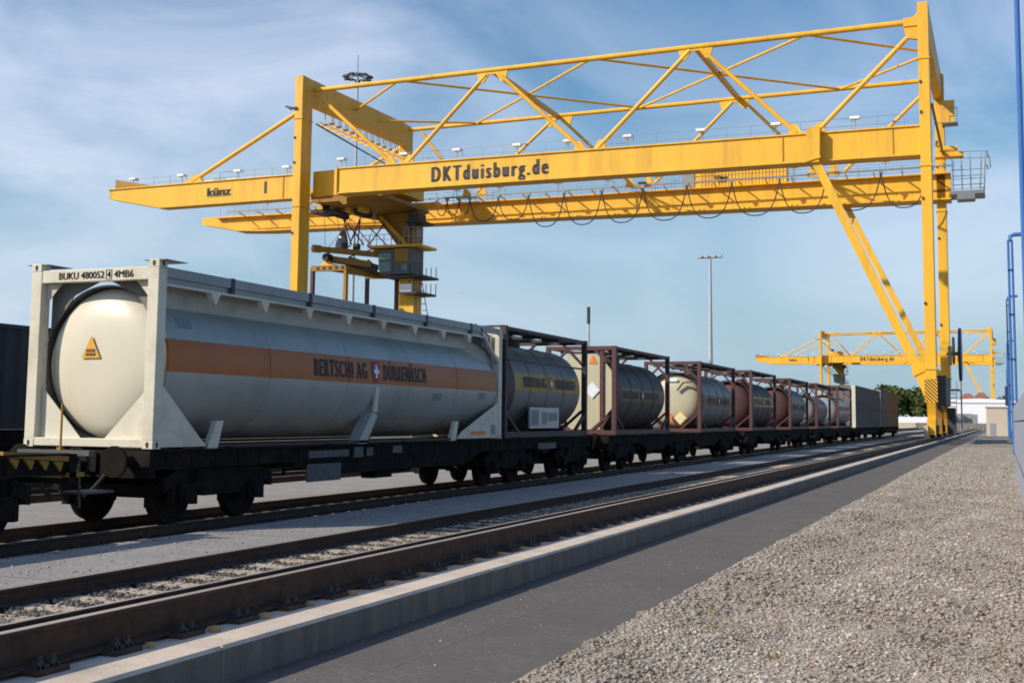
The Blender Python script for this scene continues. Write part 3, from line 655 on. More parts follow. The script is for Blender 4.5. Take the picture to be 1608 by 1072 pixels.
# --- framed 20-foot class tanks
def frame_tank(ya, yb, zt, label, fm, shellm, endm, bandm=None, front='dome', extra=None, R0=1.16, blotch=None, bandz=(2.3, 2.72)):
    X0, X1, Z0 = -14.04, -11.60, 1.17
    t = thing('tank_container', label, 'tank container', (-12.82, ya, Z0), 'tank containers on the train')
    cz_ = Z0+.16+R0+.02; p = .15
    for yf, inn in ((ya, 1), (yb, -1)):
        a, b = sorted((yf, yf+inn*p))
        for x, s in ((X0, 1), (X1, -1)):
            xa, xb = sorted((x, x+s*p)); MB().box(xa, xb, a, b, Z0, zt).build('corner_post', fm, t, smooth=False, bevel=.01)
        MB().box(X0+p, X1-p, a+.01, b-.01, zt-.13, zt-.004).build('top_rail', fm, t, smooth=False)
        MB().box(X0+p, X1-p, a+.01, b-.01, Z0+.004, Z0+.15).build('bottom_rail', fm, t, smooth=False)
        for x, s in ((X0+p, 1), (X1-p, -1)):
            MB().beam((x, yf+inn*.07, Z0+.75), (x+s*.72, yf+inn*.07, Z0+.13), .07, .10, upv=(0, 1, 0)).build('brace', fm, t, smooth=False)
            MB().beam((x, yf+inn*.07, zt-.72), (x+s*.60, yf+inn*.07, zt-.12), .07, .10, upv=(0, 1, 0)).build('brace', fm, t, smooth=False)
    s_ = MB()
    for x in (X0+.02, X1-.10): s_.box(x, x+.08, ya+p, yb-p, zt-.11, zt-.02)
    s_.build('top_side_rail', fm, t, smooth=False)
    s_ = MB()
    for x in (X0+.02, X1-.10):
        s_.box(x, x+.08, ya+p, yb-p, Z0+.02, Z0+.17)
        for e, q in ((ya+p, 1), (yb-p, -1)): s_.beam((x+.04, e, Z0+.62), (x+.04, e+q*.85, Z0+.15), .07, .09, upv=(1, 0, 0))
    s_.build('bottom_side_rail', fm, t, smooth=False)
    z_lo, z_hi = bandz
    b0 = math.asin((z_lo-cz_)/R0); b1 = math.asin((z_hi-cz_)/R0)
    A = angles(56, [b0 % (2*math.pi), b1, math.pi-b1, math.pi-b0] if bandm else [])
    yc0, yc1 = ya+.62, yb-.55
    prof = [(yc0, R0-.02), (yc0+.02, R0)]
    nn = 4
    for k in range(1, nn):
        q = yc0+(yc1-yc0)*k/nn; prof += [(q-.05, R0), (q-.045, R0+.02), (q+.045, R0+.02), (q+.05, R0)]
    prof += [(yc1, R0), (yc1+.02, R0-.02)]
    def bf(i, a): 
        z = cz_+R0*math.sin(a); return 1 if (bandm and z_lo < z < z_hi) else 0
    MB().lathe_y(prof, -12.82, cz_, A, bf).build('tank_shell', [shellm, bandm or shellm], t, ang=.5)
    MB().lathe_y(dome(yc0+.01, .46, -1, R0-.03), -12.82, cz_, angles(56)).build('dished_end', endm, t, ang=1.2)
    MB().lathe_y(dome(yc1-.01, .42, 1, R0-.03), -12.82, cz_, angles(56)).build('dished_end', endm, t, ang=1.2)
    m = MB(); m.lathe_y([(ya+.12, R0+.02), (yc0+.1, R0+.02), (yc0+.1, R0+.035), (ya+.12, R0+.035), (ya+.12, R0+.02)], -12.82, cz_, angles(56)); m.build('skirt_ring', fm, t)
    m = MB(); m.box(X1-.66, X1-.12, ya+.2, yb-.2, zt-.10, zt-.06); m.box(-13.0, -12.6, ya+.3, yb-.3, zt-.12, zt-.06)
    q = ya+1.2
    while q < yb-.6: m.box(X0+.1, X1-.1, q-.03, q+.03, zt-.18, zt-.11); q += 1.5
    m.build('walkway', M['dsteel'], t, smooth=False)
    MB().tube([(-12.82, (ya+yb)/2, cz_+R0-.02), (-12.82, (ya+yb)/2, min(zt-.03, cz_+R0+.2))], .28, 14).build('manhole', fm, t)
    m = MB()
    for q in (ya+1.3, yb-1.3): m.box(X0+.3, X1-.3, q-.06, q+.06, Z0+.03, Z0+.32)
    m.build('saddle', fm, t, smooth=False)
    return t, cz_
G_LET = dict(bold=0, spacing=1.3, fat=.02)
def banner(t, cz_, ya, yb, zb, cap, m=None, R0=1.16):
    L_ = yb-ya; m = m or M['letter']
    text_on(t, 'lettering', 'BERTSCHI AG', on_tank(ya, zb, R0, -12.82, cz_, .028), L_*.40, cap, m, **G_LET)
    shield(t, ya+L_*.5, zb+cap/2, R0+.016, -12.82, cz_, cap/.30)
    text_on(t, 'lettering', 'DÜRRENÄSCH', on_tank(ya+L_*.60, zb, R0, -12.82, cz_, .028), L_*.40, cap, m, **G_LET)
t2, c2 = frame_tank(28.15, 34.65, 4.03, 'silver-grey tank in a dark red frame with a yellow band, right behind the cream tank', M['darkframe'], M['tanksilver'] if 0 else M['tankgrey'], M['tankgrey'], M['bandyellow'], bandz=(2.42, 2.86))
banner(t2, c2, 29.6, 33.6, 2.51, .26)
MB().box(-11.60+.0, -11.575, 28.3, 34.5, 3.13, 3.18).build('mid_side_rail', M['darkframe'], t2, smooth=False)
m = MB(); m.box(-11.64, -11.59, 29.85, 32.1, 1.42, 1.98); m.build('document_panel', M['tanksilver'], t2, smooth=False)
m = MB()
for (ya_, yb_, za_, zb_) in ((29.95, 30.5, 1.5, 1.9), (30.75, 31.15, 1.52, 1.86), (31.25, 31.95, 1.62, 1.84)): m.box(-11.592, -11.584, ya_, yb_, za_, zb_)
m.build('panel_print', M['tankgrey'], t2, smooth=False)
t3, c3 = frame_tank(37.55, 44.4, 4.06, 'dirty dark tank in a maroon frame, pale end with a white diamond and ochre triangle', M['maroon'], M['tankdark'], M['tankcream'], M['bandbrown'], bandz=(2.28, 2.72))
banner(t3, c3, 38.6, 43.0, 2.38, .24)
tri_on_dome(t3, -12.40, 3.62, .30, 37.60, M['placardorange'])
def diamond(parent, xc, zc, s, y, mm, name='diamond_placard'):
    MB().prism([(xc-s, zc), (xc, zc-s), (xc+s, zc), (xc, zc+s)], 'y', y, y+.012).build(name, mm, parent, smooth=False)
diamond(t3, -12.42, 2.62, .27, 37.58, M['placard'])
MB().box(-13.3, -12.17, 37.62, 37.66, 1.34, 3.80).build('end_panel', M['tankcream'], t3, smooth=False)
MB().prism([(-12.03, 1.75), (-11.76, 2.05), (-11.76, 3.25), (-12.03, 3.55)], 'y', 37.66, 37.70).build('end_panel', M['tankcream'], t3, smooth=False)
MB().box(-12.17, -12.04, 37.60, 37.74, 1.3, 3.95).build('end_post', M['maroon'], t3, smooth=False)
for za, zb in ((3.85, 3.2), (1.4, 2.05)): MB().beam((-12.1, 37.64, za), (-11.7, 37.64, zb), .06, .14, upv=(0, 1, 0)).build('brace', M['maroon'], t3, smooth=False)
t4, c4 = frame_tank(49.45, 56.45, 4.12, 'grey tank in a maroon frame, cream domed end with a yellow diamond placard low down', M['maroon'], M['tankgrey'], M['tankcream'], M['bandbrown'], bandz=(2.30, 2.74))
banner(t4, c4, 51.0, 55.2, 2.40, .24, M['maroon'])
diamond(t4, -12.48, 1.76, .30, 49.46, M['placardyellow']); diamond(t4, -12.48, 1.76, .25, 49.452, M['diamondcream'])
MB().box(-13.05, -12.84, 49.5, 49.52, 1.60, 1.95).build('orange_plate', M['placardorange'], t4, smooth=False)
MB().box(-13.1, -12.65, 49.60, 49.62, 3.28, 3.42).build('white_label', M['placard'], t4, smooth=False)
m = MB(); m.beam((-12.4, 49.5, 3.22), (-11.8, 49.5, 3.28), .05, .10, upv=(0, 1, 0)); m.beam((-12.62, 49.5, 2.9), (-12.35, 49.5, 3.24), .05, .09, upv=(0, 1, 0)); m.build('end_stay', M['darkframe'], t4, smooth=False)
t5, c5 = frame_tank(60.55, 67.5, 4.2, 'dark tank with a dull yellow band and maroon end, first of the two maroon-ended tanks', M['maroon'], M['tankdark'], M['tankmaroon'], M['bandyellow'], bandz=(2.38, 2.9))
banner(t5, c5, 61.6, 66.2, 2.5, .28)
t6, c6 = frame_tank(72.5, 79.4, 4.2, 'grey tank with a faded brown band and maroon end, second of the two maroon-ended tanks', M['maroon'], M['tankgrey'], M['tankmaroon'], M['bandbrown'], bandz=(2.3, 2.75))
banner(t6, c6, 73.6, 78.2, 2.4, .24)
t7, c7 = frame_tank(83.4, 90.4, 4.25, 'small tank with a pale blue-white end, just past the maroon-ended tanks', M['maroon'], M['tankgrey'], M['tanksilver'], M['bandbrown'], R0=1.05, bandz=(2.2, 2.6))
t8, c8 = frame_tank(94.7, 103.6, 4.35, 'pale silver tank in a maroon frame directly before the grey box containers', M['maroon'], M['tanksilver'], M['tanksilver'], M['red'], bandz=(2.5, 2.85))
def box_container(ya, yb, zt, label, m, me):
    t = thing('box_container', label, 'shipping container', (-12.82, ya, 1.17), 'box containers at the end of the train')
    X0, X1, Z0 = -14.04, -11.60, 1.17
    pts = []
    y = ya+.2
    while y < yb-.3:
        pts += [(y, X1-.01), (y+.14, X1-.01), (y+.2, X1-.05), (y+.34, X1-.05)]; y += .4
    vs = []; 
    for (q, x) in pts: vs += [(x, q, Z0+.15), (x, q, zt-.12)]
    b = MB(); b.add(vs, [(2*i, 2*i+2, 2*i+3, 2*i+1) for i in range(len(pts)-1)])
    b.box(X0, X1-.09, ya+.1, yb-.1, Z0+.1, zt-.02); b.build('wall', m, t, smooth=False)
    f = MB()
    f.box(X0, X1-.34, ya, ya+.12, Z0, zt); f.build('door_end', m, t, smooth=False); MB().box(X1-.34, X1, ya-.01, ya+.13, Z0, zt).build('door_edge', me, t, smooth=False)
    f = MB(); f.box(X1-.12, X1, yb-.14, yb, Z0, zt); f.box(X0, X0+.12, yb-.14, yb, Z0, zt); f.box(X1-.10, X1+.005, ya+.12, yb-.14, zt-.12, zt+.003); f.box(X1-.10, X1+.005, ya+.12, yb-.14, Z0, Z0+.15); f.box(X0-.005, X0+.1, ya+.12, yb-.14, zt-.12, zt+.003)
    f.build('frame', m, t, smooth=False)
    f = MB()
    for x in (-13.6, -13.05, -12.6, -12.05): f.tube([(x, ya-.03, Z0+.15), (x, ya-.03, zt-.15)], .03, 6)
    f.build('lock_bar', M['steel'], t)
    return t
t9 = box_container(106.3, 128.6, 4.75, 'long grey box container with a cream door end, behind the last tank', M['boxgrey'], M['boxend'])
MB().box(-11.60, -11.595, 107, 128, 2.75, 3.3).build('faded_stripe', M['stripefaint'], t9, smooth=False)
t10 = box_container(129.2, 151.6, 4.95, 'farthest box container of the train, lilac-grey with a pale front edge', M['boxlilac'], M['tanksilver'])
MB().box(-11.60, -11.595, 130, 150, 3.0, 3.35).build('faded_stripe', M['boxgrey'], t10, smooth=False)
# dark corrugated container on the far track
D = thing('box_container', 'dark corrugated container on the farthest track, at the left edge behind the cream tank', 'shipping container', (-24.2, 4, .0))
pts = []; y = 4.1
while y < 27.0: pts += [(y, -23.0), (y+.18, -23.0), (y+.25, -23.06), (y+.43, -23.06)]; y += .5
vs = []
for (q, x) in pts: vs += [(x, q, 1.42), (x, q, 3.80)]
b = MB().add(vs, [(2*i, 2*i+2, 2*i+3, 2*i+1) for i in range(len(pts)-1)]); b.box(-25.4, -23.1, 4.1, 27.1, 1.3, 3.84); b.build('wall', M['corr'], D, smooth=False)
b = MB(); b.box(-23.1, -22.98, 4, 27.2, 3.78, 3.89); b.box(-23.1, -22.98, 4, 27.2, 1.27, 1.42); b.box(-23.12, -22.97, 27.0, 27.2, 1.25, 3.9); b.box(-25.42, -25.3, 4, 27.2, 3.78, 3.89)
for q in (9.6, 15.2, 21): b.box(-23.02, -22.975, q, q+.06, 1.4, 3.8)
b.build('frame', M['corr'], D, smooth=False)
MB().box(-22.975, -22.965, 22.1, 22.9, 2.4, 2.75).build('blue_label', M['darkblue'], D, smooth=False)
dw = thing('container_wagon', 'low dark wagon on the farthest track, under the dark corrugated container', 'rail wagon', (-24.2, 4, 0))
b = MB(); b.box(-25.3, -23.05, 3.4, 28, .85, 1.22); b.build('frame', M['wagon'], dw, smooth=False)
for yb_ in (6.5, 25.0):
    b = MB(); b.box(-25.2, -23.2, yb_-1.4, yb_+1.4, .45, .85)
    for a in (-.9, .9):
        for xs in (-24.95, -23.45): b.tube([(xs-.06, yb_+a, .45), (xs+.06, yb_+a, .45)], .46, 22)
    b.build('bogie', M['wagon'], dw)
#--PART3--

# ------------------------------------------------------------------ gantry crane
C1 = thing('gantry_crane', 'yellow gantry crane spanning the tracks, the large near one lettered along its girder', 'gantry crane', (-7.1, 137, 0), 'yellow gantry cranes over the tracks')
Y = M['yellow']
def leg(x0, x1, y0, y1, z0, z1, name='leg'):
    m = MB(); m.box(x0, x1, y0, y1, z0, z1)
    o = m.build(name, Y, C1, smooth=False, bevel=.03)
    for z in [z for z in (7.4, 29.6, 41.6) if z0 < z < z1]: MB().box(x0-.10, x1+.10, y0-.10, y1+.10, z-.07, z+.07).build('flange', M['yellow'], o, smooth=False)
    for z in (14.5, 26.0, 35.6, 39.0):
        if z0 < z < z1: MB().box(x0+.05, x0+.25, y0-.16, y0, z-.16, z+.12).build('lug', M['dsteel'], o, smooth=False)
    return o
leg(-7.62, -6.50, 137, 139.4, 6.2, 48.0)
leg(-87.78, -86.60, 137, 139.6, 6.2, 47.5)
leg(-7.42, -6.25, 168, 170.4, 6.2, 48.4)
leg(-88.0, -86.80, 168, 170.4, 6.2, 47.9)
# girders: near (with a tapering cantilever) and far
ZB, ZT = 31.35, 34.5
g = MB()
g.prism([(-120.3, 32.8), (-111.3, 31.0), (-87.85, 31.1), (-87.85, 34.3), (-120.3, 34.1)], 'y', 139.0, 141.0)
g.build('cantilever_girder', Y, C1, smooth=False)
g = MB(); g.prism([(-82.0, 31.45), (-7.7, 31.35), (-7.7, 34.45), (-82.0, 34.75)], 'y', 139.0, 141.0)
ng = g.build('main_girder', Y, C1, smooth=False)
g = MB(); g.prism([(-86.75, 31.42), (-82.0, 31.5), (-82.0, 34.98), (-86.75, 34.9)], 'y', 140.5, 141.2); g.build('girder_neck', Y, C1, smooth=False)
MB().box(-82.12, -81.99, 138.7, 141.0, 31.3, 34.9).build('end_diaphragm', Y, C1, smooth=False)
g = MB(); g.box(-82.0, -7.6, 138.85, 139.0, 34.45, 34.58); g.prism([(-82.0, 34.6), (-82.0, 34.74), (-7.6, 34.58), (-7.6, 34.45)], 'y', 138.88, 138.995)
g = MB(); g.prism([(-82.0, 34.66), (-82.0, 34.82), (-7.6, 34.62), (-7.6, 34.46)], 'y', 138.8, 141.2); g.build('top_flange', Y, C1, smooth=False)
g = MB(); g.prism([(-82.0, 31.30), (-82.0, 31.44), (-7.6, 31.34), (-7.6, 31.2)], 'y', 138.8, 141.4); g.build('bottom_flange', Y, C1, smooth=False)
g = MB(); g.prism([(-120.4, 34.1), (-120.4, 34.24), (-87.85, 34.44), (-87.85, 34.3)], 'y', 138.8, 141.2); g.build('top_flange', Y, C1, smooth=False)
for x in (-22.8, -10.6): MB().box(x-.06, x+.06, 138.93, 139.0, 31.5, 34.4).build('seam', M['yellow_dull_shade'], C1, smooth=False)
MB().box(-90.56, -90.44, 138.93, 139.0, 31.2, 34.2).build('seam', M['yellow_dull_shade'], C1, smooth=False)
FB, FT = 31.1, 34.5
g = MB(); g.prism([(-125.4, 34.9), (-125.4, 33.7), (-118, 32.3), (-112, 32.0), (-5.6, FB), (-5.6, FT)], 'y', 168.0, 170.2); fg = g.build('main_girder', Y, C1, smooth=False)
g = MB(); g.prism([(-118, 32.15), (-112, 31.85), (-5.6, 30.95), (-5.6, 31.15), (-112, 32.1), (-118, 32.4)], 'y', 166.9, 170.4); g.build('bottom_flange', Y, C1, smooth=False)
g = MB(); g.box(-122, -5.6, 167.2, 170.4, FT, FT+.14); g.build('top_flange', Y, C1, smooth=False)
g = MB(); g.box(-118, -5.0, 164.9, 165.1, FT+.45, FT+.65); g.build('festoon_rail', M['steel'], C1, smooth=False)
x = -116.0
while x < -8:
    m = MB(); m.beam((x, 168.0, FT-.15), (x, 165.0, FT+.35), .15, .15); m.build('bracket', Y, C1, smooth=False); x += 3.6
# lettering
def on_g(xs, zs, sl=0.0): return lambda u, v: (xs+u, 138.972, zs+v+sl*u)
text_on(C1, 'lettering', 'DKTduisburg.de', on_g(-67.9, 31.98, .0035), 16.0, 1.95, M['letter'], bold=0, spacing=1.4, fat=.15)
text_on(C1, 'lettering', 'künz', on_g(-103.0, 32.2), 3.9, 1.15, M['letter'], bold=.02, spacing=1.05, fat=.09)
MB().prism([(-103.0, 32.06), (-99.2, 32.06), (-99.2, 32.12), (-103.0, 32.12)], 'y', 138.965, 138.995).build('logo_underline', M['letter'], C1, smooth=False)
text_on(C1, 'lettering', '1', on_g(-93.6, 32.05), .42, 1.65, M['letter'], bold=.04)
# top chords, struts, truss members
def member(name, p, q, r, n=10): return MB().tube([p, q], r, n).build(name, Y, C1)
member('top_chord', (-86.4, 140, 46.15), (-8.6, 140, 46.75), .34, 12)
MB().box(-9.3, -7.6, 139.6, 140.4, 46.2, 47.2).build('node_plate', Y, C1, smooth=False)
MB().prism([(-9.3, 46.3), (-9.0, 44.9), (-7.6, 44.6), (-7.6, 48.0), (-8.1, 47.4)], 'y', 139.75, 140.25).build('node_plate', Y, C1, smooth=False)
member('top_chord', (-86.6, 169, 47.25), (-7.2, 169, 47.75), .32, 12)
member('stay', (-88.0, 140, 43.9), (-106.6, 140, 34.6), .30); member('stay', (-88.0, 169, 44.6), (-106.6, 169, 35.6), .28)
MB().prism([(-108.6, 34.2), (-104.4, 34.2), (-105.3, 35.7), (-106.0, 35.6)], 'y', 139.8, 140.2).build('node_plate', Y, C1, smooth=False)
def diag(p, q, r=.27): return member('truss_diagonal', p, q, r)
YN, YF = 140.0, 169.0
for a, b in (((-86.0, 45.4), (-74.2, 34.9)), ((-72.2, 34.9), (-60.8, 45.9)), ((-59.2, 45.9), (-47.5, 34.8)), ((-45.9, 34.8), (-34.0, 46.2)), ((-32.6, 46.2), (-21.4, 35.0)), ((-18.9, 35.1), (-8.5, 45.4))):
    diag((a[0], YN, a[1]), (b[0], YN, b[1]))
for a, b in (((-84.5, 46.6), (-76.5, 36.6)), ((-74.8, 36.4), (-62.4, 46.8)), ((-60.9, 46.8), (-49.5, 35.8)), ((-46.6, 35.8), (-34.8, 47.2)), ((-33.2, 47.2), (-22.6, 35.8)), ((-19.6, 35.8), (-8.0, 46.8))):
    diag((a[0], YF, a[1]), (b[0], YF, b[1]), .25)
def node(xc, z, up_, y): 
    s = 1 if up_ else -1
    MB().prism([(xc-2.2, z), (xc+2.2, z), (xc+1.75, z+s*1.5), (xc+1.25, z+s*1.5), (xc+.5, z+s*.45), (xc-.5, z+s*.45), (xc-1.25, z+s*1.5), (xc-1.75, z+s*1.5)], 'y', y-.14, y+.14).build('node_plate', Y, C1, smooth=False)
for xc in (-73.2, -46.7, -20.2): node(xc, 34.55, True, YN); node(xc-2, 35.5, True, YF)
for xc, z in ((-60.0, 46.25), (-33.3, 46.5)): node(xc, z, False, YN); node(xc-1.3, z+1.0, False, YF)
for p, q in (((-60.0, YN, 46.3), (-61.6, YF, 47.3)), ((-33.3, YN, 46.5), (-34.0, YF, 47.6))): MB().beam(p, q, .55, .6).build('cross_tie', Y, C1, smooth=False)
for p, q in (((-73.6, YN, 46.3), (-87.1, 152.0, 46.2)), ((-73.6, YN, 46.3), (-48.6, YF, 47.5)), ((-48.6, YF, 47.5), (-20.2, YN, 46.6)), ((-20.2, YN, 46.6), (-7.0, 155.0, 47.4)),
             ((-87.1, 158.0, 46.2), (-74.9, YF, 47.4)), ((-74.9, YF, 47.4), (-46.5, YN, 46.5)), ((-46.5, YN, 46.5), (-19.7, YF, 47.6)), ((-19.7, YF, 47.6), (-7.2, 144.0, 43.9))):
    member('wind_brace', p, q, .17, 8)
MB().prism([(139.5, 44.0), (168.1, 44.4), (168.1, 47.9), (139.5, 47.5)], 'x', -87.75, -86.62).build('cross_beam', Y, C1, smooth=False)
MB().prism([(139.3, 44.2), (168.1, 44.8), (168.1, 48.35), (139.3, 47.98)], 'x', -7.55, -6.52).build('cross_beam', Y, C1, smooth=False)
# ladder walkway hung below the left cross beam
m = MB()
for i in range(13):
    yy = 142.5+i*1.9; z = 41.9
    m.beam((-86.3, yy, 44.3), (-86.3, yy, z), .09, .09); m.beam((-84.9, yy, z+.1), (-84.9, yy, z+1.2), .07, .07)
    m.beam((-87.5, yy, z), (-84.8, yy, z), .14, .32)
m.beam((-86.3, 141, 41.9), (-86.3, 167, 41.9), .08, .08)
o = m.build('hanging_walkway', Y, C1, smooth=False)
m = MB(); m.tube([(-86.2, 140, 41.4), (-84.9, 163.0, 38.9)], .11, 8); m.box(-85.3, -84.0, 163, 166, 38.3, 39.5); m.build('winch_arm', M['dsteel'], C1)
MB().box(-88.6, -87.4, 136.7, 137.2, 42.9, 43.15).build('cross_arm', M['dsteel'], C1, smooth=False)
MB().beam((-89.9, 138, 43.7), (-87.8, 138.0, 43.1), .2, .25).build('cross_arm', M['dsteel'], C1, smooth=False)
# knee braces on the right
for (yb, xt, zt, xb, zb) in ((138.4, -19.2, 31.5, -8.35, 7.2), (169.2, -19.6, 32.0, -8.2, 7.6)):
    MB().beam((xt, yb, zt), (xb, yb, zb), .9 if yb < 150 else .85, .95 if yb < 150 else .78).build('knee_brace', Y, C1, smooth=False)
    MB().prism([(xb-.75, zb+.35), (xb+.45, zb+1.0), (-7.4, zb+.8), (-7.4, 3.9), (xb+.75, 3.9)], 'y', yb-.55, yb+.55).build('knee_plate', Y, C1, smooth=False)
    MB().beam((xb-.14, yb, zb+.25), (xb+.12, yb, zb-.28), 1.35, 1.45).build('knee_collar', Y, C1, smooth=False)
MB().prism([(-20.2, 30.9), (-18.6, 30.9), (-18.5, 31.6), (-18.45, 35.0), (-19.75, 35.1), (-20.3, 31.9)], 'y', 137.6, 139.4).build('bracket_plate', Y, C1, smooth=False)
MB().beam((-20.3, 138.4, 31.0), (-18.4, 138.4, 31.5), 1.9, .25).build('knee_collar', Y, C1, smooth=False)
# sill beams, hazard panel, bogies
for xs in (-7.05, -87.2):
    MB().prism([(136.9, 3.8), (170.6, 3.8), (170.6, 6.25), (136.9, 6.25)], 'x', xs-.68, xs+.62).build('sill_beam', M['yellow'], C1, smooth=False)
hz = MB(); vs = []; n = 9
hz.box(-7.74, -6.42, 136.80, 136.9, 3.78, 6.3); hz.build('hazard_panel', Y, C1, smooth=False)
m = MB(); Xa, Xb, Za, Zb = -7.74, -6.42, 3.78, 6.3
k = -2.6
while k < 1.4:
    # stripe running down to the right, clipped to the panel
    poly = []
    for (zt_) in ((0), (1)): pass
    pts = []
    for t in np.linspace(0, 1, 24):
        z = Zb+(Za-Zb)*t; xa = Xa+k+ (Zb-z)*1.0; xb = xa+.19
        if xb > Xa and xa < Xb: pts.append((max(Xa, xa), min(Xb, xb), z))
    if len(pts) > 1:
        vs = []
        for a, b, z in pts: vs += [(a, 136.795, z), (b, 136.795, z)]
        m.add(vs, [(2*i, 2*i+1, 2*i+3, 2*i+2) for i in range(len(pts)-1)])
    k += .40
m.build('hazard_stripe', M['black'], C1, smooth=False)
MB().box(-6.42, -5.6, 138, 150, 3.6, 6.7).build('switch_cabinet', M['dsteel'], C1, smooth=False)
for xs in (-7.05, -87.2):
    for y0 in (138.2, 152.8, 167.2):
        b = MB(); b.prism([(y0-1.8, 3.8), (y0+1.8, 3.8), (y0+1.2, 2.2), (y0+2.6, 1.9), (y0+2.6, 1.2), (y0-2.6, 1.2), (y0-2.6, 1.9), (y0-1.2, 2.2)], 'x', xs-.45, xs+.42)
        b.box(xs-.5, xs+.45, y0-2.9, y0-2.3, .35, 1.3); bo = b.build('crane_bogie', Y if y0 < 150 else M['yellow_dull_shade'], C1, smooth=False)
        for a in (-1.9, -.62, .62, 1.9): MB().tube([(xs-.22, y0+a, .57), (xs+.12, y0+a, .57)], .54, 20).build('wheel', M['wheel'], bo)
        for a in (-1.26, 1.26): MB().box(xs-.5, xs+.6, y0+a-.25, y0+a+.25, .5, 1.4).build('drive', M['yellow_dull_shade'] if a > 0 else M['dsteel'], bo, smooth=False)
MB().box(-7.75, -7.35, 134.6, 135.5, .05, 1.35).build('rail_sweeper', M['tankcream'], C1, smooth=False)
MB().beam((-7.4, 135.3, 1.0), (-7.2, 136.4, 1.2), .2, .3).build('buffer_arm', M['dsteel'], C1, smooth=False)
# stairs and landings beside the right sill
st = MB()
for i in range(10): st.box(-6.2, -5.3, 156+i*.5, 156.3+i*.5, .3+i*.55, .38+i*.55)
st.beam((-5.25, 156, 1.3), (-5.25, 161, 6.8), .05, .08); st.beam((-6.2, 156, 1.3), (-6.2, 161, 6.8), .05, .08)
for i in range(5): st.beam((-5.25, 156+i*1.2, .4+i*1.3), (-5.25, 156+i*1.2, 1.5+i*1.3), .05, .05)
st.box(-6.3, -5.0, 161, 166, 5.7, 5.85)
st.build('stair', M['dsteel'], C1, smooth=False)
MB().box(-6.1, -5.2, 151.5, 154.5, .3, 3.4).build('drive_cabinet', M['dsteel'], C1, smooth=False)
# cable reels seen nearly edge-on, on an arm beside the right legs
for (yc, xc, zc, rr, hw, mm) in ((163.5, -4.83, 10.3, 3.35, .17, M['darkblue']), (160.0, -5.5, 10.6, 1.7, .12, M['cable'])):
    rl = MB(); rl.tube([(xc-hw, yc, zc), (xc+hw, yc, zc)], rr, 40); o = rl.build('cable_reel', mm, C1)
    MB().tube([(xc-hw-.12, yc, zc), (xc-hw, yc, zc)], rr*.3, 20).build('reel_hub', M['steel'], o)
MB().beam((-6.4, 164.5, 10.4), (-5.1, 163.5, 10.4), .35, .4).build('reel_arm', M['dsteel'], C1, smooth=False)
MB().box(-6.2, -5.8, 160.5, 162.4, 8.9, 11.2).build('reel_gearbox', M['dsteel'], C1, smooth=False)
MB().tube([(-4.83, 163.5, 7.0), (-4.83, 163.5, .2)], .09, 8).build('guide_tube', M['steel'], C1)
# machinery house on the far girder
mh = MB(); mh.box(-42.0, -27.2, 168.4, 170.2, FT+.2, FT+2.9)
x = -39.4
while x < -27.3: mh.box(x, x+.20, 168.30, 168.42, FT+.25, FT+2.8); x += .48
o = mh.build('machinery_house', Y, C1, smooth=False)
MB().box(-42.05, -40.3, 168.25, 168.40, FT+.25, FT+2.8).build('door', M['steel'], o, smooth=False)
for x in (-36.5,): MB().box(x, x+1.0, 168.2, 168.3, FT+1.1, FT+1.7).build('vent', M['black'], o, smooth=False)
# end platform cage at the right of the far girder
cg = MB()
for (a, b) in (((-5.4, 32.0), (-1.5, 32.0)), ((-5.4, 33.3), (-1.5, 33.3)), ((-5.4, 34.5), (-1.5, 34.5)), ((-7.2, 37.0), (-1.0, 36.8))):
    for yy in (165.6, 169.8): cg.beam((a[0], yy, a[1]), (b[0], yy, b[1]), .08, .08)
for x in (-5.3, -4.2, -3.1, -2.0, -1.5):
    for yy in (165.6, 169.8): cg.beam((x, yy, 31.9), (x+(.3 if x > -2.2 else 0), yy, 36.6), .075, .075)
cg.beam((-1.0, 165.6, 36.8), (-1.0, 169.8, 36.8), .12, .12); cg.beam((-1.5, 165.6, 32), (-1.5, 169.8, 32), .12, .12)
cg.box(-5.6, -1.4, 165.5, 169.9, 31.3, 31.75); cg.box(-4.8, -2.6, 165.4, 168, 30.6, 31.3)
cg.tube([(-1.1, 165.6, 36.8), (-.75, 165.6, 35.8), (-.65, 165.6, 34.6), (-.95, 165.6, 34.4), (-1.1, 165.6, 35.0)], .10, 8)
cg.build('platform_cage', M['steel'], C1, smooth=False)
MB().box(-7.4, -3.9, 165.2, 167, 36.3, 36.9).build('winch_frame', Y, C1, smooth=False)
MB().tube([(-6.8, 165.6, 37.4), (-4.6, 165.6, 37.3)], .42, 12).build('winch_motor', Y, C1)
MB().box(-6.5, -4.9, 166.8, 168.2, 41.2, 44.2).build('winch_motor', Y, C1, smooth=False)
m = MB(); m.box(-6.5, -4.5, 165.8, 168.0, 40.9, 41.05)
for x in (-6.4, -5.5, -4.55): m.beam((x, 165.8, 41), (x, 165.8, 43.0), .08, .08)
m.beam((-6.4, 165.8, 42.9), (-4.5, 165.8, 42.9), .08, .08); m.build('service_platform', M['steel'], C1, smooth=False)
MB().box(-6.52, -6.3, 139.6, 168, 36.6, 37.1).build('side_duct', M['yellow_dull_shade'], C1, smooth=False)
